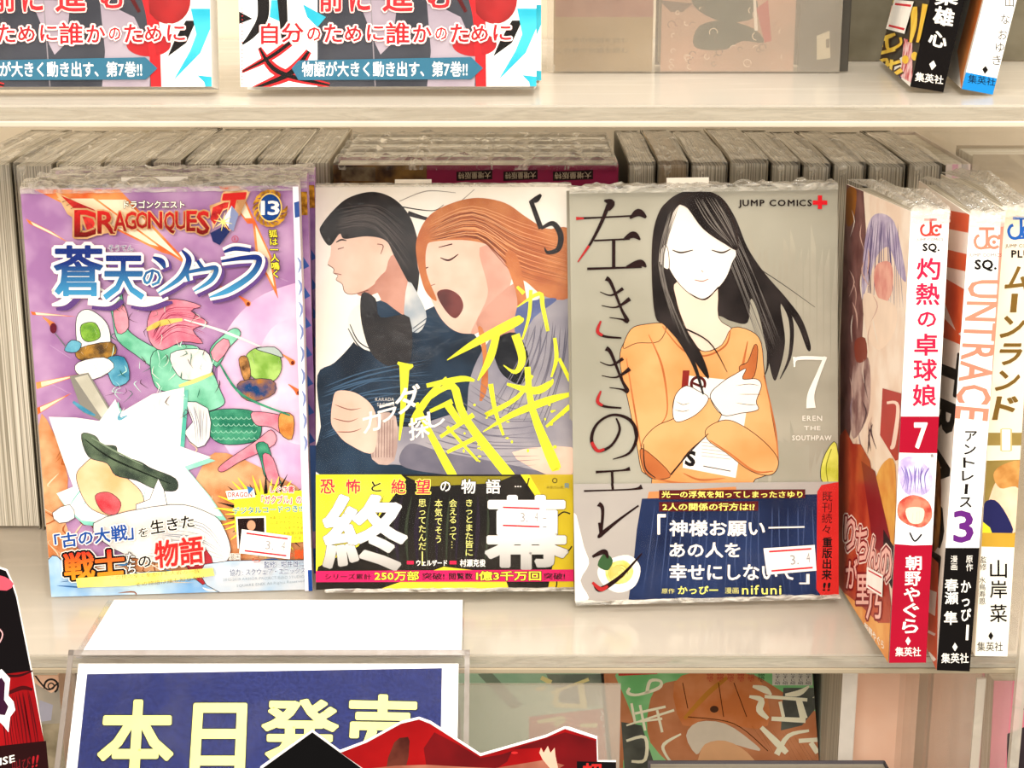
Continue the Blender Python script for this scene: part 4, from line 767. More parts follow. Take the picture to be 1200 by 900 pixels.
# ---- upper shelf: two white and teal comics
UZ = .2195
ub = thing('comic_book', 'white comic with teal and black brush shapes, second from left on upper shelf', 'book', (-.1031, .0266, UZ + .0033), (-.1636, 0, .0163))
WU, HU, TU = .1124, .18, .019
FU = front_book(ub, WU, HU, TU, ink('f2eee8', .33))
p = Print(FU); p.fill(ink('f8f3ec', .33)); tea = ink('2fa8bc', .33, '4cbccc', 60); red2 = ink('cc2c30'); gy = ink('9a8c96', .35, 'ada0a8', 40)
p.poly([(372, -200), (566, -200), (566, 106), (372, 106)], ink('3c3c42', .33, '4a4a50', 40)); p.poly([(566, -200), (570, 106), (559, 106), (556, -200)], red2)
p.poly([(420, 0), (466, 0), (460, 50), (446, 64), (440, 52)], gy); p.poly([(500, 0), (540, 20), (558, 60), (556, 106), (500, 106), (505, 60)], gy); p.stroke([(434, -10), (440, 106)], ink('8c8488'), 1.4)
for a in ([(270, 8), (296, 22), (270, 32)], [(318, 0), (336, 0), (330, 26), (316, 20)]): p.poly(a, BLK if a[0][0] == 270 else tea)
p.stroke([(308, -10, 14), (308, 20, 13), (296, 40, 8), (284, 52, 2)], BLK); p.stroke([(330, -10, 12), (332, 20, 10), (334, 52, 7)], BLK); p.poly([(355, 5), (382, 20), (372, 32), (360, 20)], tea)
for wd_, m_ in ((9, red2), (4, BLK)): p.stroke([(340, 50, wd_), (318, 66, wd_), (284, 84, wd_ * .4)], m_); p.stroke([(304, 56, wd_ * .5), (326, 84, wd_ * 1.4), (386, 100, wd_ * .6)], m_); p.stroke([(362, 60, wd_ * .8), (340, 86, wd_ * 1.6), (296, 104, wd_ * .5)], m_)
p.disc(580, 0, 26, 28, ink('a82c2c', .25, '8c2424', 80)); p.disc(556, 52, 26, 14, ink('b02c30', .25)); p.stroke([(552, -10, 10), (556, 20, 4), (560, 60, 7), (562, 110, 8)], red2); p.stroke([(536, -5, 5), (546, 14, 4)], ink('5a1c1c'))
p.poly([(600, 24), (612, 24), (600, 50), (578, 66), (586, 48)], BLK); p.poly([(606, 10), (630, 10), (630, 30), (616, 62), (584, 94), (604, 60), (612, 40)], tea); p.poly([(612, 88), (630, 90), (630, 106), (622, 106), (620, 96)], tea)
for k in range(22): p.disc(569, 48 + k * 3, .7, .7, red2, k=6); p.disc(284, 10 + k * 4.4, .8, .8, red2, k=6)
p.build('cover_art', ub)
p = Print(FU); cz = ink('b3262e'); pw = ink('f4c8c0')
for ch, x0, x1 in (('前', 374, 402), ('に', 410, 434), ('進', 448, 484), ('む', 500, 530)): p.text(ch, (x0, -20, x1, 14 if ch != 'む' else 10), ink('c82e34'), bold=.035, out=((.085, pw),))
for ch, x0, x1, y0, y1 in (('自', 306, 326, 27, 52), ('分', 330, 356, 27, 50), ('の', 360, 376, 32, 48), ('た', 380, 401, 28, 50), ('め', 404, 424, 30, 49), ('に', 430, 450, 29, 48), ('誰', 452, 480, 26, 52), ('か', 484, 506, 29, 50), ('の', 510, 524, 32, 47), ('た', 528, 549, 28, 50), ('め', 552, 572, 30, 49), ('に', 578, 599, 29, 48)):
    p.text(ch, (x0, y0, x1, y1), cz, bold=.02, out=((.1, WHT), (.13, pw)))
p.poly([(342, 80), (350, 71), (552, 67), (566, 80), (552, 93), (350, 94)], ink('3b6f86', .33)); p.text('物語が大きく動き出す、第7巻!!', (354, 72, 548, 90), WHT, bold=.03)
p.build('title_lettering', ub); crumple(ub, 0, WU, 0, TU, HU, seed=20); film_sheet(ub, WU, HU, .0014, seed=15)
def dup(root, loc, label):
    r = root.copy(); COL.objects.link(r); r.location = loc; r['label'] = label
    for ch in root.children: c = ch.copy(); COL.objects.link(c); c.parent = r
    return r
ua = dup(ub, (-.1031 - .1235, .0258, UZ + .0033), 'white comic with teal and black brush shapes, cut by the left edge on upper shelf')
uc = dup(ub, (-.1031 + .0022, .0266 + .0215, UZ + .0033), 'white and teal comic standing directly behind the second one on upper shelf')
for o in (ua, ub, uc): o['group'] = 'white and teal comics on the upper shelf'
# upper right leaning books
kb = thing('comic_book', 'black-spined comic with yellow brush cover leaning on the upper shelf at right', 'book', (.1544, .0394, UZ + .002), (0, .1558, -.1031))
FS, FC = spine_book(kb, .0127, .178, .113, ink('1e1a18', .3))
p = Print(FS); p.fill(ink('181413', .22))
for ch, q in (('薬', [(1099, -16), (1126, -16), (1122, 6), (1095, 6)]), ('雄', [(1096, 6), (1120, 11), (1116, 32), (1092, 28)]), ('心', [(1090, 34), (1112, 40), (1108, 58), (1087, 52)])): p.text(ch, q, WHT, bold=.05)
p.poly([(1094, 71), (1097, 77), (1092, 82), (1089, 75)], WHT); p.text('集英社', [(1073, 84), (1106, 89), (1105, 99), (1072, 95)], WHT, bold=.01); p.build('spine_lettering', kb)
p = Print(FC); p.fill(ink('35302a', .35, '4a443a', 60)); ye = ink('f0c234', .3, 'f6d860', 90); rr = ink('a8342c')
p.poly([(990, -5), (1040, -5), (1030, 20), (1000, 40)], ink('6a6434', .35, '8c8444', 200), 2)
for k in range(26): x, y = R.uniform(985, 1045), R.uniform(-5, 40); p.stroke([(x, y), (x + 8, y - 8), (x + 14, y - 18)], ink(R.choice(['c8b44c', '2a2a1c', '8a8040'])), 1.5, (.3, .3), 3)
for st in ([(1002, 22, 3), (1024, 10, 5), (1016, 30, 4), (1008, 42, 1)], [(1008, 30, 4), (1000, 60, 3), (996, 72, 3)], [(1014, 48, 3), (1030, 38, 5)], [(1028, 20, 4), (1036, 32, 5), (1044, 6, 3)], [(985, 45, 5), (982, 80, 6), (976, 88, 3)]): p.stroke([(a, b, c + 2) for a, b, c in st], ink('e8b4a0')); p.stroke(st, rr)
p.poly([(985, 70), (1010, 72), (1008, 88), (984, 86)], BLK); p.text('超大漫心', [(988, 72), (1008, 74), (1007, 86), (987, 84)], WHT)
p.poly([(1030, 82), (1070, 60), (1070, 104), (1022, 98)], ink('e8e4dc')); p.stroke([(1058, 82, 4), (1052, 104, 3)], ink('2a3468')); p.poly([(1060, 45), (1070, 48), (1070, 98), (1056, 90)], ink('c43a48', .3, 'f0d0d0', 220))
def yb_(sts):
    for wd_, m_ in ((4, ink('3a1a10')), (0, ye)):
        for st in sts: p.stroke([(a, b, c + wd_) for a, b, c in st], m_, n=4)
yb_([[(1024, 52, 3), (1040, 44, 5), (1050, 40, 3)], [(1028, 40, 4), (1034, 54, 4), (1020, 62, 2)], [(1040, 42, 4), (1042, 58, 4), (1056, 52, 3), (1056, 44, 3)], [(1018, 66, 4), (1050, 58, 4)], [(1028, 62, 4), (1022, 80, 5), (1013, 98, 4)], [(1034, 70, 4), (1030, 98, 5)], [(1022, 76, 3), (1040, 70, 4), (1038, 84, 4)], [(1036, 78, 3), (1056, 72, 4)], [(1034, 96, 3), (1058, 82, 5)], [(1046, 70, 4), (1044, 90, 3)], [(1072, 8, 8), (1072, 30, 7), (1068, 50, 3)], [(1086, 5, 8), (1082, 30, 7), (1076, 50, 3)]])
p.disc(1062, 70, 4, 5, ye); p.disc(1073, 66, 4, 5, ye); p.build('cover_art', kb, 'dark cover with yellow and red brush lettering')
FC.lay += 3; price_sticker(FC, [(1050, 0), (1073, 2), (1062, 40), (1040, 34)], kb, pen=False)
vb = thing('comic_book', 'white-spined comic with blue foot leaning on the upper shelf at the right corner', 'book', (.1722, .0316, UZ + .002), (0, .1707, -.1322))
FS, FC = spine_book(vb, .0119, .178, .113, ink('f2ece2', .3))
p = Print(FS); p.fill(ink('f8f2ea', .25)); p.poly([(1129, 84), (1170, 92), (1166, 120), (1120, 110)], ink('2386c8', .22))
p.text('集英社', [(1135, 87), (1167, 92), (1166, 101), (1134, 97)], ink('12304c'), bold=.01); p.poly([(1155, 77), (1158, 82), (1154, 87), (1151, 81)], BLK)
for ch, (x, y) in zip('山なおゆき', ((1183, -2), (1178, 18), (1175, 36), (1172, 51), (1168, 66))): p.text(ch, (x - 5, y - 1, x + 5, y + 10), ink('3a3430'))
for k in range(7): p.text('くりしのなてる'[k], (1158 - k * 1.8, 2 + k * 9, 1163 - k * 1.8, 7 + k * 9), ink('d8b4c0'))
p.build('spine_lettering', vb)
p = Print(FC); p.fill(ink('e8ded2')); p.poly([(1140, -10), (1154, -10), (1130, 84), (1127, 106), (1122, 60)], ink('d8783a', .3, 'e89a58', 60)); p.build('cover_art', vb, 'orange edge of the cover')
# hazy books and riser behind, upper shelf
p_ = thing('acrylic_riser', 'hazy clear riser plate standing in front of faded books on upper shelf', 'riser', (.015, .116, UZ))
MB().box(0, .126, 0, .002, 0, .09).build('front_plate', ACRYL_HAZE, p_); MB().box(0, .075, -.0005, -.0001, .0325, .0345).build('plate_edge', ink('e8d8c4', .3), p_)
t = thing('comic_book', 'faded tan book behind the hazy riser, right of the white and teal comics', 'book', (.0186, .12, UZ)); f = front_book(t, .042, .15, .03, ink('a58c66', .5))
p = Print(f); p.fill(ink('9c8258', .5, 'ae9670', 30)); p.poly([(640, -20), (766, -20), (766, 20), (640, 20)], ink('a06a5c', .5, 'b88878', 60))
for k in range(2): p.text('この巻の物語を読む', (652, 44 + k * 12, 736, 50 + k * 12), ink('6e5a3c'))
p.build('cover_print', t)
t = thing('comic_book', 'faded pink and dark green illustrated book behind the hazy riser', 'book', (.0642, .12, UZ)); f = front_book(t, .0575, .15, .03, ink('5c5850', .5))
p = Print(f); p.fill(ink('c49a84', .5, 'b0907c', 40)); dg_ = ink('3c4238', .5, '50564a', 80)
p.poly([(815, -5), (880, -5), (885, 20), (850, 26), (818, 12)], dg_, 3); p.poly([(812, 50), (820, 30), (850, 24), (884, 34), (895, 50), (870, 48), (850, 58), (822, 58)], dg_, 3); p.poly([(772, 0), (812, 4), (800, 14), (786, 14)], ink('6e5a50')); p.poly([(886, 10), (900, 0), (904, 48), (896, 50)], ink('b44a48'))
for k in range(40): x, y = R.uniform(785, 925), R.uniform(10, 82); p.ring(x, y, R.uniform(2, 5), 1, ink(R.choice(['7a6454', 'e0c8b0', '9a7464'])), R.uniform(0, 200), R.uniform(220, 400))
p.stroke([(884, -5, 3), (886, 36, 4)], ink('ece0d0')); p.build('cover_print', t)
t = thing('comic_book', 'faded dark grey book with small white tag behind the hazy riser', 'book', (.1236, .12, UZ)); f = front_book(t, .022, .15, .03, ink('4a463f', .5))
p = Print(f); p.poly([(957, 42), (972, 36), (973, 68), (957, 70)], ink('cfc4aa')); p.poly([(968, 46), (972, 45), (972, 56), (968, 56)], ink('5a5040')); p.build('white_tag', t)
t = thing('comic_book', 'faded olive grey book behind the riser, partly hidden by the black-spined comic', 'book', (.1475, .17, UZ)); f = front_book(t, .1, .15, .03, ink('6a6352', .5)); p = Print(f); p.fill(ink('6a6352', .5, '7c7564', 40)); p.build('cover_print', t)
# ---- back row of upright books, fore edges forward
def px(x, dep=.769): return (x - 600) / 2000 * dep
DARK = ink('3a332c', .6)
def edge_book(x0, x1, y, z, h, label, seed, dep=.112, pg=PAGE_F, cov=None):
    t = thing('comic_book', label, 'book', (x0, y, z), group='upright books of the back row')
    T = x1 - x0; c = .0006; cv = cov or ink(R.choice(['8c8474', 'a89c88', '6e6658', 'b4a890']), .4)
    MB().extr([(0, 0), (c, 0), (c, dep - c), (T - c, dep - c), (T - c, 0), (T, 0), (T, dep), (0, dep)], 0, h).build('cover', cv, t)
    MB().box(c + .0001, T - c - .0001, .0012, dep - c - .0002, .0012, h - .0012).build('page_block', pg, t)
    crumple(t, .0003, T - .0003, -.0005, dep * .9, h, amp=.0028, seed=seed, mat=CRUMPLE_B, drop=.008, n=14)
    return t
PF = [pages('page_edges_a', 'f2e8d6', '857b68', 'a89e8a', 0), pages('page_edges_b', 'eae0cc', '7a705e', 'b8ae9c', 0, 1900, 180), pages('page_edges_c', 'f6eedc', '948a76', '8c8270', 0, 1300, 320)]
nm = ['leftmost', 'second', 'third', 'fourth', 'fifth', 'sixth', 'seventh', 'eighth', 'ninth', 'tenth']
L = [-45, 13, 63, 120, 174, 214, 255, 299, 345, 388]
for i in range(9): edge_book(px(L[i]) + .0007, px(L[i + 1]) - .0007, .139 + R.uniform(0, .003), .0002, .176 + R.uniform(-.001, .0015), (nm[i] + ' pale page block ' + ('from the left ' if i else 'book ') + 'in the back row, behind the violet comic'), i, pg=PF[i % 3])
Rr = [735, 770, 809, 855, 903, 940, 976, 1018, 1064, 1107]
for i in range(9): edge_book(px(Rr[i]) + .0006, px(Rr[i + 1]) - .0006, .139 + R.uniform(0, .003), .0002, .176 + R.uniform(-.001, .001), nm[i] + ' page block book in the back row counted right from the magenta stack', i + 30, pg=PF[(i + 1) % 3] if i != 1 else pages('page_edges_brown', 'b8a488', '9a8468', '8c785e', 0))
for i in range(4):
    t = thing('comic_book', ['magenta-covered book with small dark text strips at the front of the middle stack', 'pale book second in the middle stack, right behind the magenta cover', 'pale book third in the middle stack behind the magenta cover', 'rearmost pale book of the middle stack behind the magenta cover'][i], 'book', (px(390), .139 + i * .0262, .0002), (0, 0, 0), 'books stacked behind the middle comic')
    f = front_book(t, px(725) - px(390), .1755, .0255, ink('8c2a4c' if i == 0 else '9c927e', .4), page=pages('page_edges_top', 'faf2e2', 'a49a86', '9a907c', 1, 1100, 300))
    if i == 0:
        p = Print(f); p.poly([(385, 190), (500, 190), (500, 220), (385, 220)], ink('3c2a26', .4, '8a6a3c', 90)); p.poly([(400, 196), (440, 196), (440, 212), (400, 212)], ink('8a7a62', .4, '5a4a3c', 150))
        for a, b in ((535, 577), (590, 630), (648, 695)): p.poly([(a, 201), (b, 199), (b, 210), (a, 212)], ink('2c1e20')); p.text('大増量版特', [(b - 2, 209), (a + 2, 210), (a + 2, 202), (b - 2, 201)], ink('b8a890'))
        p.build('cover_print', t)
    crumple(t, .0003, px(725) - px(390) - .0003, 0, .025, .1755, amp=.003, seed=50 + i, mat=CRUMPLE_B, drop=.002)
t = thing('comic_book', 'white and pink wrapped spine at the right end of the back row', 'book', (px(1109), .139, .0002)); f = front_book(t, .0112, .176, .11, ink('ddd0c8', .4)); p = Print(f)
p.poly([(1117, 140), (1124, 140), (1122, 240), (1115, 240)], ink('d8a8b8', .4, 'e4c8cc', 90)); p.poly([(1128, 140), (1136, 140), (1134, 240), (1126, 240)], ink('9a9494', .4, 'c8c4c0', 220)); p.build('spine_print', t)
t = thing('comic_book', 'plain beige book with faint diagonal crease at far right of the back row', 'book', (px(1141), .141, .0002)); f = front_book(t, .06, .18, .03, ink('a89a84', .45)); p = Print(f); p.fill(ink('a89a86', .45, 'b6a892', 30)); p.poly([(1141, 148), (1152, 148), (1215, 200), (1215, 210)], ink('bdb09a')); p.build('cover_print', t)
# ---- lower tier
LZ = -.2199
def low_book(x, y, wd, h, label, cov, rot=(0, 0, 0), t_=.02, zz=0):
    t = thing('comic_book', label, 'book', (x, y, LZ + zz), rot); return t, front_book(t, wd, h, t_, cov)
t, f = low_book(.0585, .165, .107, .183, 'green and brown illustrated book with white brush title below the lower shelf', ink('5f8f5a', .4), (-.12, -.1, -.02), .02, .0125)
p = Print(f); p.fill(ink('bc7850', .4, 'd09068', 40)); g1 = ink('7cc07c', .4, 'a2d69c', 40); dk2 = ink('54544e', .4, '6e7066', 50)  # inks lightened: the pale haze over this cover is put into its colours
p.poly([(735, 770), (975, 770), (985, 800), (1000, 840), (980, 842), (940, 826), (900, 800), (870, 790), (780, 800), (760, 830), (762, 870), (790, 905), (730, 905), (745, 850)], g1, 3); p.poly([(720, 770), (790, 770), (770, 790), (725, 792)], ink('c8483c'))
p.poly([(728, 846), (752, 850), (770, 905), (732, 905)], dk2); p.poly([(918, 806), (975, 806), (940, 850), (915, 856)], dk2)
p.poly([(790, 800), (830, 786), (890, 796), (900, 850), (860, 850), (830, 842), (800, 850)], ink('cc7c48', .4, 'dc9464', 50), 3); p.stroke([(802, 842, 4), (830, 812, 6), (852, 794, 4)], ink('c88a3c')); p.disc(837, 831, 5, 4, ink('5a3c2c'))
for a in ([(800, 800), (806, 830)], [(842, 800), (848, 840)], [(860, 800), (875, 840)], [(806, 840), (860, 848), (900, 880)]): p.stroke(a, ink('5a3018'), 1)
p.poly([(804, 862), (818, 846), (850, 848), (880, 868), (890, 880), (850, 870), (826, 874), (816, 884)], ink('ded0bc'), 3); p.poly([(818, 890), (826, 872), (850, 868), (876, 882), (886, 905), (815, 905)], ink('e6b488'), 3); p.strands([(880, 850), (900, 880)], [(960, 870), (980, 905)], 12, ink('6a4030'), 1.5)
for k in range(6): p.text('この物語で', (828 + k * 12, 783, 836 + k * 12, 799), ink('c43c3c') if k < 5 else BLK, d='v')
p.poly([(905, 784), (952, 784), (952, 803), (905, 803)], ink('d8d4c8'))
for k in range(5): p.text('あらすじ紹', (908 + k * 9, 785, 914 + k * 9, 802), BLK, d='v')
p.build('cover_art', t); p = Print(f); cm = ink('f2ecd0')
def cs(*a): [p.stroke(q, cm, n=4) for q in a]
cs([(738, 806, 3), (736, 812, 4), (748, 814, 3), (772, 806, 4), (774, 798, 3), (762, 798, 4), (758, 812, 4)], [(740, 824, 3), (744, 846, 3)], [(734, 850, 2), (790, 832, 3)], [(744, 836, 3), (780, 828, 3)], [(750, 826, 3), (756, 856, 3)], [(770, 832, 3), (776, 858, 3)], [(746, 846, 2), (776, 842, 3)], [(734, 868, 3), (756, 864, 4), (756, 890, 4), (740, 892, 3)], [(798, 860, 2), (778, 872, 4), (780, 884, 3), (792, 900, 3)],
   [(882, 804, 3), (896, 808, 8), (904, 814, 2)], [(878, 816, 3), (892, 820, 7), (890, 832, 8), (900, 842, 4)], [(896, 816, 4), (946, 820, 4)], [(920, 814, 3), (936, 812, 7), (948, 804, 2)], [(936, 820, 7), (942, 842, 9)], [(904, 842, 5), (944, 844, 6)], [(914, 822, 4), (918, 840, 4)], [(892, 852, 5), (912, 872, 8), (922, 882, 6)], [(948, 856, 3), (924, 862, 5), (910, 884, 7)], [(936, 868, 5), (966, 866, 5)], [(950, 870, 6), (958, 882, 6)])
for k, ch in enumerate('ノスメ者ルフ'): p.text(ch, (952 + k * 6, 808 + k * 14, 962 + k * 6, 818 + k * 14), ink('ece4c8'))
p.build('title_lettering', t)
t, f = low_book(.062, .05, .108, .133, 'grey book with teal letters, lowest one showing only its top edge', ink('6a6468', .4), (-.1, 0, 0), .010, .002)
p = Print(f); p.fill(ink('5c5660', .35, '8a8490', 60)); p.poly([(885, 878), (975, 878), (985, 905), (880, 905)], ink('b4aeb0')); 
for st in ([(884, 884, 8), (894, 905, 9)], [(918, 890, 7), (934, 884, 7), (944, 892, 7), (936, 905, 8)], [(950, 884, 7), (958, 905, 9)]): p.stroke(st, ink('2a8c98'))
p.strands([(800, 884), (850, 892)], [(820, 900), (880, 904)], 10, ink('c8c0cc'), 1.4); p.text('ハラ里', (840, 884, 900, 894), BLK); p.build('cover_print', t)
t, f = low_book(-.02, .17, .075, .182, 'pale green and red book seen through haze, right of the blue sign', ink('9cc0a0', .4), (-.12, -.08, 0), .02, .0115)
p = Print(f); p.fill(ink('9cc4a4', .4, 'b8d4b8', 30)); p.poly([(545, 770), (720, 770), (720, 790), (660, 788)], ink('e8ddd0')); p.poly([(620, 840), (740, 826), (740, 905), (620, 905)], ink('c85a4c', .4, 'd87a68', 50)); p.poly([(640, 790), (720, 790), (722, 826), (660, 830)], ink('7a8478', .4, '9aa290', 60)); p.poly([(560, 790), (576, 788), (612, 826), (600, 832)], ink('8a9a86'))
for st in ([(634, 794, 5), (646, 800, 6)], [(646, 812, 3), (690, 796, 4)], [(654, 806, 5), (650, 826, 6)], [(680, 800, 7), (684, 826, 8)], [(628, 808, 4), (640, 806, 4)], [(650, 826, 6), (688, 828, 5)], [(630, 846, 4), (660, 842, 6), (650, 850, 6)], [(680, 850, 4), (700, 850, 5)]): p.stroke(st, ink('ece0a0'))
for k, ch in enumerate('非と2雨'): p.text(ch, (700 + k * 3, 815 + k * 17, 712 + k * 3, 828 + k * 17), ink('f0ece0'))
p.disc(684, 784, 20, 5, ink('e06a64')); p.build('cover_print', t)
t, f = low_book(.1585, .12, .0075, .178, 'thin black and white spine standing upright under the spine-out books', ink('efe6da', .4), t_=.1)
p = Print(f); p.poly([(1043, 835), (1053, 835), (1050, 905), (1038, 905)], ink('3a3834')); p.text('コミック文庫', (1052, 800, 1058, 845), ink('6a5c50'), d='v'); p.build('spine_print', t)
t, f = low_book(.130, .19, .026, .184, 'pale green and peach book edge between the green book and thin spine', ink('c8b094', .4)); p = Print(f); p.poly([(985, 780), (1045, 780), (1045, 836), (990, 836)], ink('93b084', .4, 'a8c09c', 40)); p.build('cover_print', t)
t, f = low_book(.168, .13, .03, .184, 'large peach illustrated book behind the lower clear dividers', ink('d8a68a', .4), t_=.01); p = Print(f); p.fill(ink('eec0a4', .4, 'f4d0b8', 20)); p.poly([(1075, 780), (1090, 785), (1142, 824), (1130, 828), (1085, 820)], ink('a08c98', .4, 'b09ca4', 40)); p.poly([(1100, 880), (1130, 882), (1125, 905), (1104, 905)], ink('a8545c')); p.build('cover_print', t)
t, f = low_book(.205, .13, .055, .184, 'pale peach cover seen between the two lower clear dividers', ink('eec0a4', .4), t_=.01); p = Print(f); p.fill(ink('eec0a4', .4, 'f4d0b8', 20)); p.build('cover_print', t)
t, f = low_book(.218, .06, .05, .17, 'pink and dark book at the bottom right corner', ink('cf7c8c', .4), (-.1, 0, 0), .02, .002); p = Print(f); p.poly([(1180, 860), (1205, 850), (1205, 905), (1180, 905)], ink('3a3034')); p.stroke([(1186, 828), (1205, 832)], ink('5a2a3c'), 2); p.build('cover_print', t)
t, f = low_book(-.33, .06, .13, .182, 'grey and peach illustrated book between the red poster and the sign', ink('d8b49a', .4)); p = Print(f); p.fill(ink('8c8478', .4, 'a89c8c', 40)); p.poly([(40, 785), (84, 785), (84, 800), (60, 812), (40, 800)], ink('cfa488', .4, 'dcb89e', 60)); p.ring(60, 804, 8, 2.4, ink('2c2624'), 160, 420); p.ring(60, 804, 3.5, 1.6, ink('2c2624')); p.poly([(46, 820), (62, 826), (60, 844), (46, 846)], ink('9a96a0')); p.stroke([(40, 790), (56, 808), (70, 800), (84, 806)], ink('2c2624'), 2); p.poly([(20, 850), (100, 846), (100, 905), (20, 905)], ink('7a6e58', .5, '9a8c74', 90)); p.build('cover_print', t)
# pale row at the back of the lower tier, glimpsed through the shelf
for i in range(9):
    x = -.30 + i * .068; c_ = ['d8c4b0', 'd0b0a4', 'e0d0bc', 'c8b8a4', 'e4c4b8', 'dcc8b4', 'e0b8ac', 'd4c8b4', 'e0ccb8'][i]
    t, f = low_book(x, .215, .064, .19, 'pale cover ' + ['first', 'second', 'third', 'fourth', 'fifth', 'sixth', 'seventh', 'eighth', 'ninth'][i] + ' from left in the faint row seen through the lower shelf', ink(c_, .5), t_=.03); t['group'] = 'pale books seen through the lower shelf'
    p = Print(f)
    for k in range(4): p.text(R.choice(['文', '友', '心', '月', '花', '空']), [(0, 0)] and (600 + (x + .006 + k * .013) / .84 * 2000, 728, 600 + (x + .018 + k * .013) / .84 * 2000, 752), ink('c87468'), bold=.02)
    p.build('cover_print', t)
t = thing('acrylic_riser', 'hazy clear riser plate right of the blue sign below the lower shelf', 'riser', (-.025, .03, LZ)); MB().box(0, .071, 0, .002, 0, .192).build('front_plate', film('milky_riser', (.36, .46), .6, hx='efe6d6', scale=(9, 9, 9), rough=.2, bump=.05), t)
# ---- blue sign in clear holder hooked on the shelf
sg = thing('shelf_sign', 'blue sign with yellow characters in clear holder hooked on lower shelf edge', 'sign', (-.1717, -.005, .0025), (-.75, 0, 0))
ACC = film('sign_holder_acrylic', (.01, .04), .3, hx='d8cfc6', scale=(30, 30, 30), rough=.1, bump=.05)
MB().box(-.004, .155, -.0022, -.0012, -.16, 0).build('front_plate', ACC, sg)
MB().box(-.004, .155, .0012, .0022, -.16, 0).build('rear_plate', ACC, sg)
MB().box(-.004, -.002, -.003, -.0022, -.16, .001).box(-.004, .155, -.003, -.0022, -.0012, .001).box(.153, .155, -.003, -.0022, -.06, .001).build('holder_rim', film('holder_rim', (.6, .75), 1, hx='b5a9a0', scale=(60, 60, 60), rough=.2), sg)
F = Face(sg, (0, -.0008, -.16), (1, 0, 0), (0, 0, 1), .1505, .156); MB().box(0, .1505, -.0008, 0, -.16, -.004).build('white_card', ink('f6f4f2', .5, var=.01), sg)
p = Print(F); p.poly([(102, 790), (518, 783), (516, 905), (90, 905)], ink('1a2258', .6, '26306c', 900)); p.build('blue_panel', sg)
p = Print(F, lift=.00025); yy = ink('f0ef94', .5); 
for ch, q in (('本', [(121, 820), (204, 820), (203, 906), (112, 906)]), ('日', [(227, 824), (290, 824), (287, 903), (222, 903)]), ('発', [(307, 818), (398, 820), (396, 890), (306, 890)]), ('売', [(408, 813), (490, 815), (488, 890), (404, 890)])): p.text(ch, q, yy, bold=.045, out=((.055, ink('1a1c34')),))
p.build('sign_lettering', sg)
Mi = Matrix.LocRotScale(sg.location, sg.rotation_euler, None).inverted()
def slab(corn, z0, z1, name, m, parent, Mx):
    v = [Mx @ Vector((x, y, z)) for z in (z0, z1) for x, y in corn]; k = len(corn)
    link(name, v, [list(range(k))[::-1], list(range(k, 2 * k))] + [[i, (i + 1) % k, k + (i + 1) % k, k + i] for i in range(k)], m, parent)
slab([(-.172, -.003), (-.0201, -.003), (-.0212, .052), (-.171, .052)], .0012, .0016, 'paper_tab', ink('f8f6f4', .6, var=.01), sg, Mi)
slab([(-.175, -.004), (-.0195, -.004), (-.0205, .054), (-.174, .054)], .0004, .001, 'holder_tab', ACC, sg, Mi)
# ---- cut-out display cards in front
def cutout(name, label, Y, zb, pts, mat, rim=1.5):
    """a card standing upright at depth Y; outline traced, then given its own thickness"""
    t = thing(name, label, 'card', (0, Y, 0)); f = Face(t, (-.6, 0, -.4), (1, 0, 0), (0, 0, 1), 1.2, .9)
    q = [f.uv(*a) for a in pts]; q = [(u - .6, v - .4) for u, v in q]; lo = zb
    q = [(u, max(v, lo)) for u, v in q]; k = len(q); n = 0
    tri = tessellate_polygon([[Vector((a, b, 0)) for a, b in q]])
    v = [(u, y, z) for y in (0, .0006) for u, z in q]
    fs = [list(a) for a in tri] + [[k + i for i in a][::-1] for a in tri] + [[i, (i + 1) % k, k + (i + 1) % k, k + i] for i in range(k)]
    link('card', v, fs, ink('f4ece8', .4), t)
    return t, f
Yc = -.14
ob = [(255, 1050), (305, 899), (366, 856), (398, 880), (430, 868), (470, 846), (491, 841), (505, 846), (563, 884), (640, 862), (662, 852), (668, 853), (700, 864), (701, 892), (722, 892), (724, 1050)]
t, f = cutout('cutout_card', 'black and red cut-out display card with jagged peaked top at bottom centre', Yc, -.219, ob, None)
p = Print(f); p.poly([(258, 1050), (308, 900), (366, 858), (430, 905), (440, 1050)], ink('0c0a0b', .3)); rm = ink('8c0e12', .25, 'a81618', 40); dr = ink('5c1014', .3, '7a1418', 40)
p.poly([(399, 882), (430, 870), (470, 848), (491, 843), (504, 848), (563, 886), (640, 864), (662, 854), (699, 866), (700, 1050), (440, 1050), (432, 905)], rm)
p.poly([(509, 858), (563, 888), (600, 880), (575, 905), (500, 900)], dr, 2); p.poly([(600, 878), (662, 858), (699, 868), (700, 905), (640, 905), (636, 876)], dr)
p.poly([(452, 905), (462, 870), (474, 864), (480, 868), (474, 905)], ink('3a1412', .3, '6a3428', 90), 2); p.poly([(436, 900), (500, 896), (580, 900), (640, 890), (648, 905), (430, 910)], ink('9a5a48', .4, 'b87a64', 60), 2)
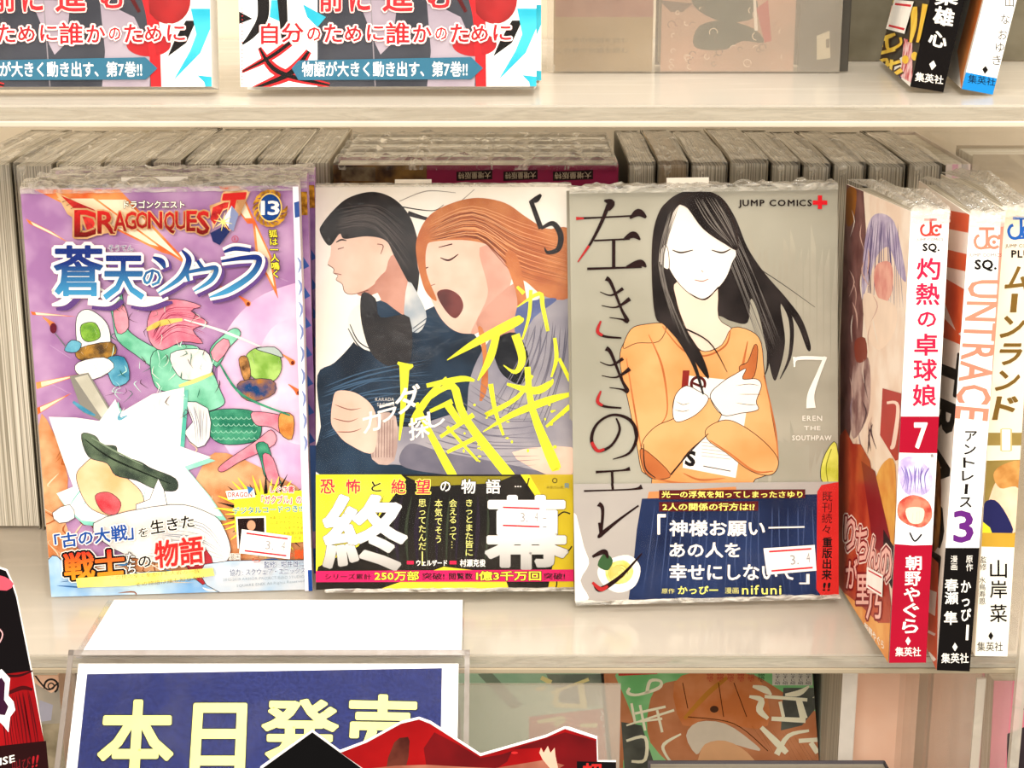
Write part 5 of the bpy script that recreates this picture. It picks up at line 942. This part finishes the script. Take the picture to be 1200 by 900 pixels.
p.poly([(632, 882), (634, 876), (637, 882), (642, 874), (645, 882), (650, 876), (651, 886), (654, 900), (646, 902), (636, 890)], ink('e8b8a0')); p.disc(603, 882, 4, 1.5, ink('c83030'))
p.poly([(676, 892), (722, 893), (722, 1050), (676, 1050)], ink('141012', .3)); p.text('超', (682, 894, 706, 920), ink('c8302c'), bold=.04)
p.build('card_art', t, 'black peak and red mountain shapes')
t, f = cutout('cutout_card', 'black and red pointed display card with white blackletter at the left edge', -.1, -.219, [(-60, 650), (-10, 662), (8, 668), (15, 684), (20, 700), (38, 790), (48, 850), (56, 905), (70, 1050), (-60, 1050)], None)
p = Print(f); p.poly([(-60, 652), (-10, 663), (7, 669), (14, 684), (19, 700), (37, 790), (47, 850), (55, 905), (69, 1050), (-60, 1050)], ink('120c0e', .25))
p.poly([(-10, 674), (6, 676), (16, 684), (8, 692), (-10, 688)], ink('d85a6a'), 2); p.poly([(-10, 792), (36, 786), (48, 850), (54, 880), (30, 885), (-10, 890)], ink('900e14', .3, 'b0161c', 40)); p.stroke([(-5, 790, 3), (20, 792, 3), (38, 786, 2)], ink('3a0c10')); p.stroke([(10, 812, 4), (26, 806, 5), (38, 808, 3)], ink('4a0c10'))
p.strands([(2, 815), (4, 850), (8, 890)], [(36, 808), (44, 850), (52, 890)], 12, ink('5a0c12'), 1.6, 1); p.poly([(-10, 875), (54, 868), (58, 910), (-10, 910)], ink('2a0a0c'))
p.poly([(-12, 792), (2, 784), (12, 795), (10, 815), (16, 822), (18, 832), (12, 840), (10, 858), (4, 850), (-4, 842), (-12, 850)], ink('f6eef0')); p.poly([(-12, 800), (2, 794), (6, 800), (5, 820), (10, 828), (6, 838), (-12, 836)], ink('3a1430'))
p.stroke([(-4, 734), (3, 742), (0, 752), (-6, 756)], ink('e8b0b0'), 1.4); p.text('ISE', [(0, 888), (17, 884), (18, 893), (0, 897)], WHT, bold=.03); p.text('!!', [(38, 886), (46, 884), (44, 898), (37, 900)], ink('a82028'), bold=.03); p.text('叫び', [(14, 892), (36, 886), (36, 900), (15, 904)], ink('7a1a20'))
p.build('card_art', t, 'black and red print with curtain folds')
bpy.data.objects.remove(fo)
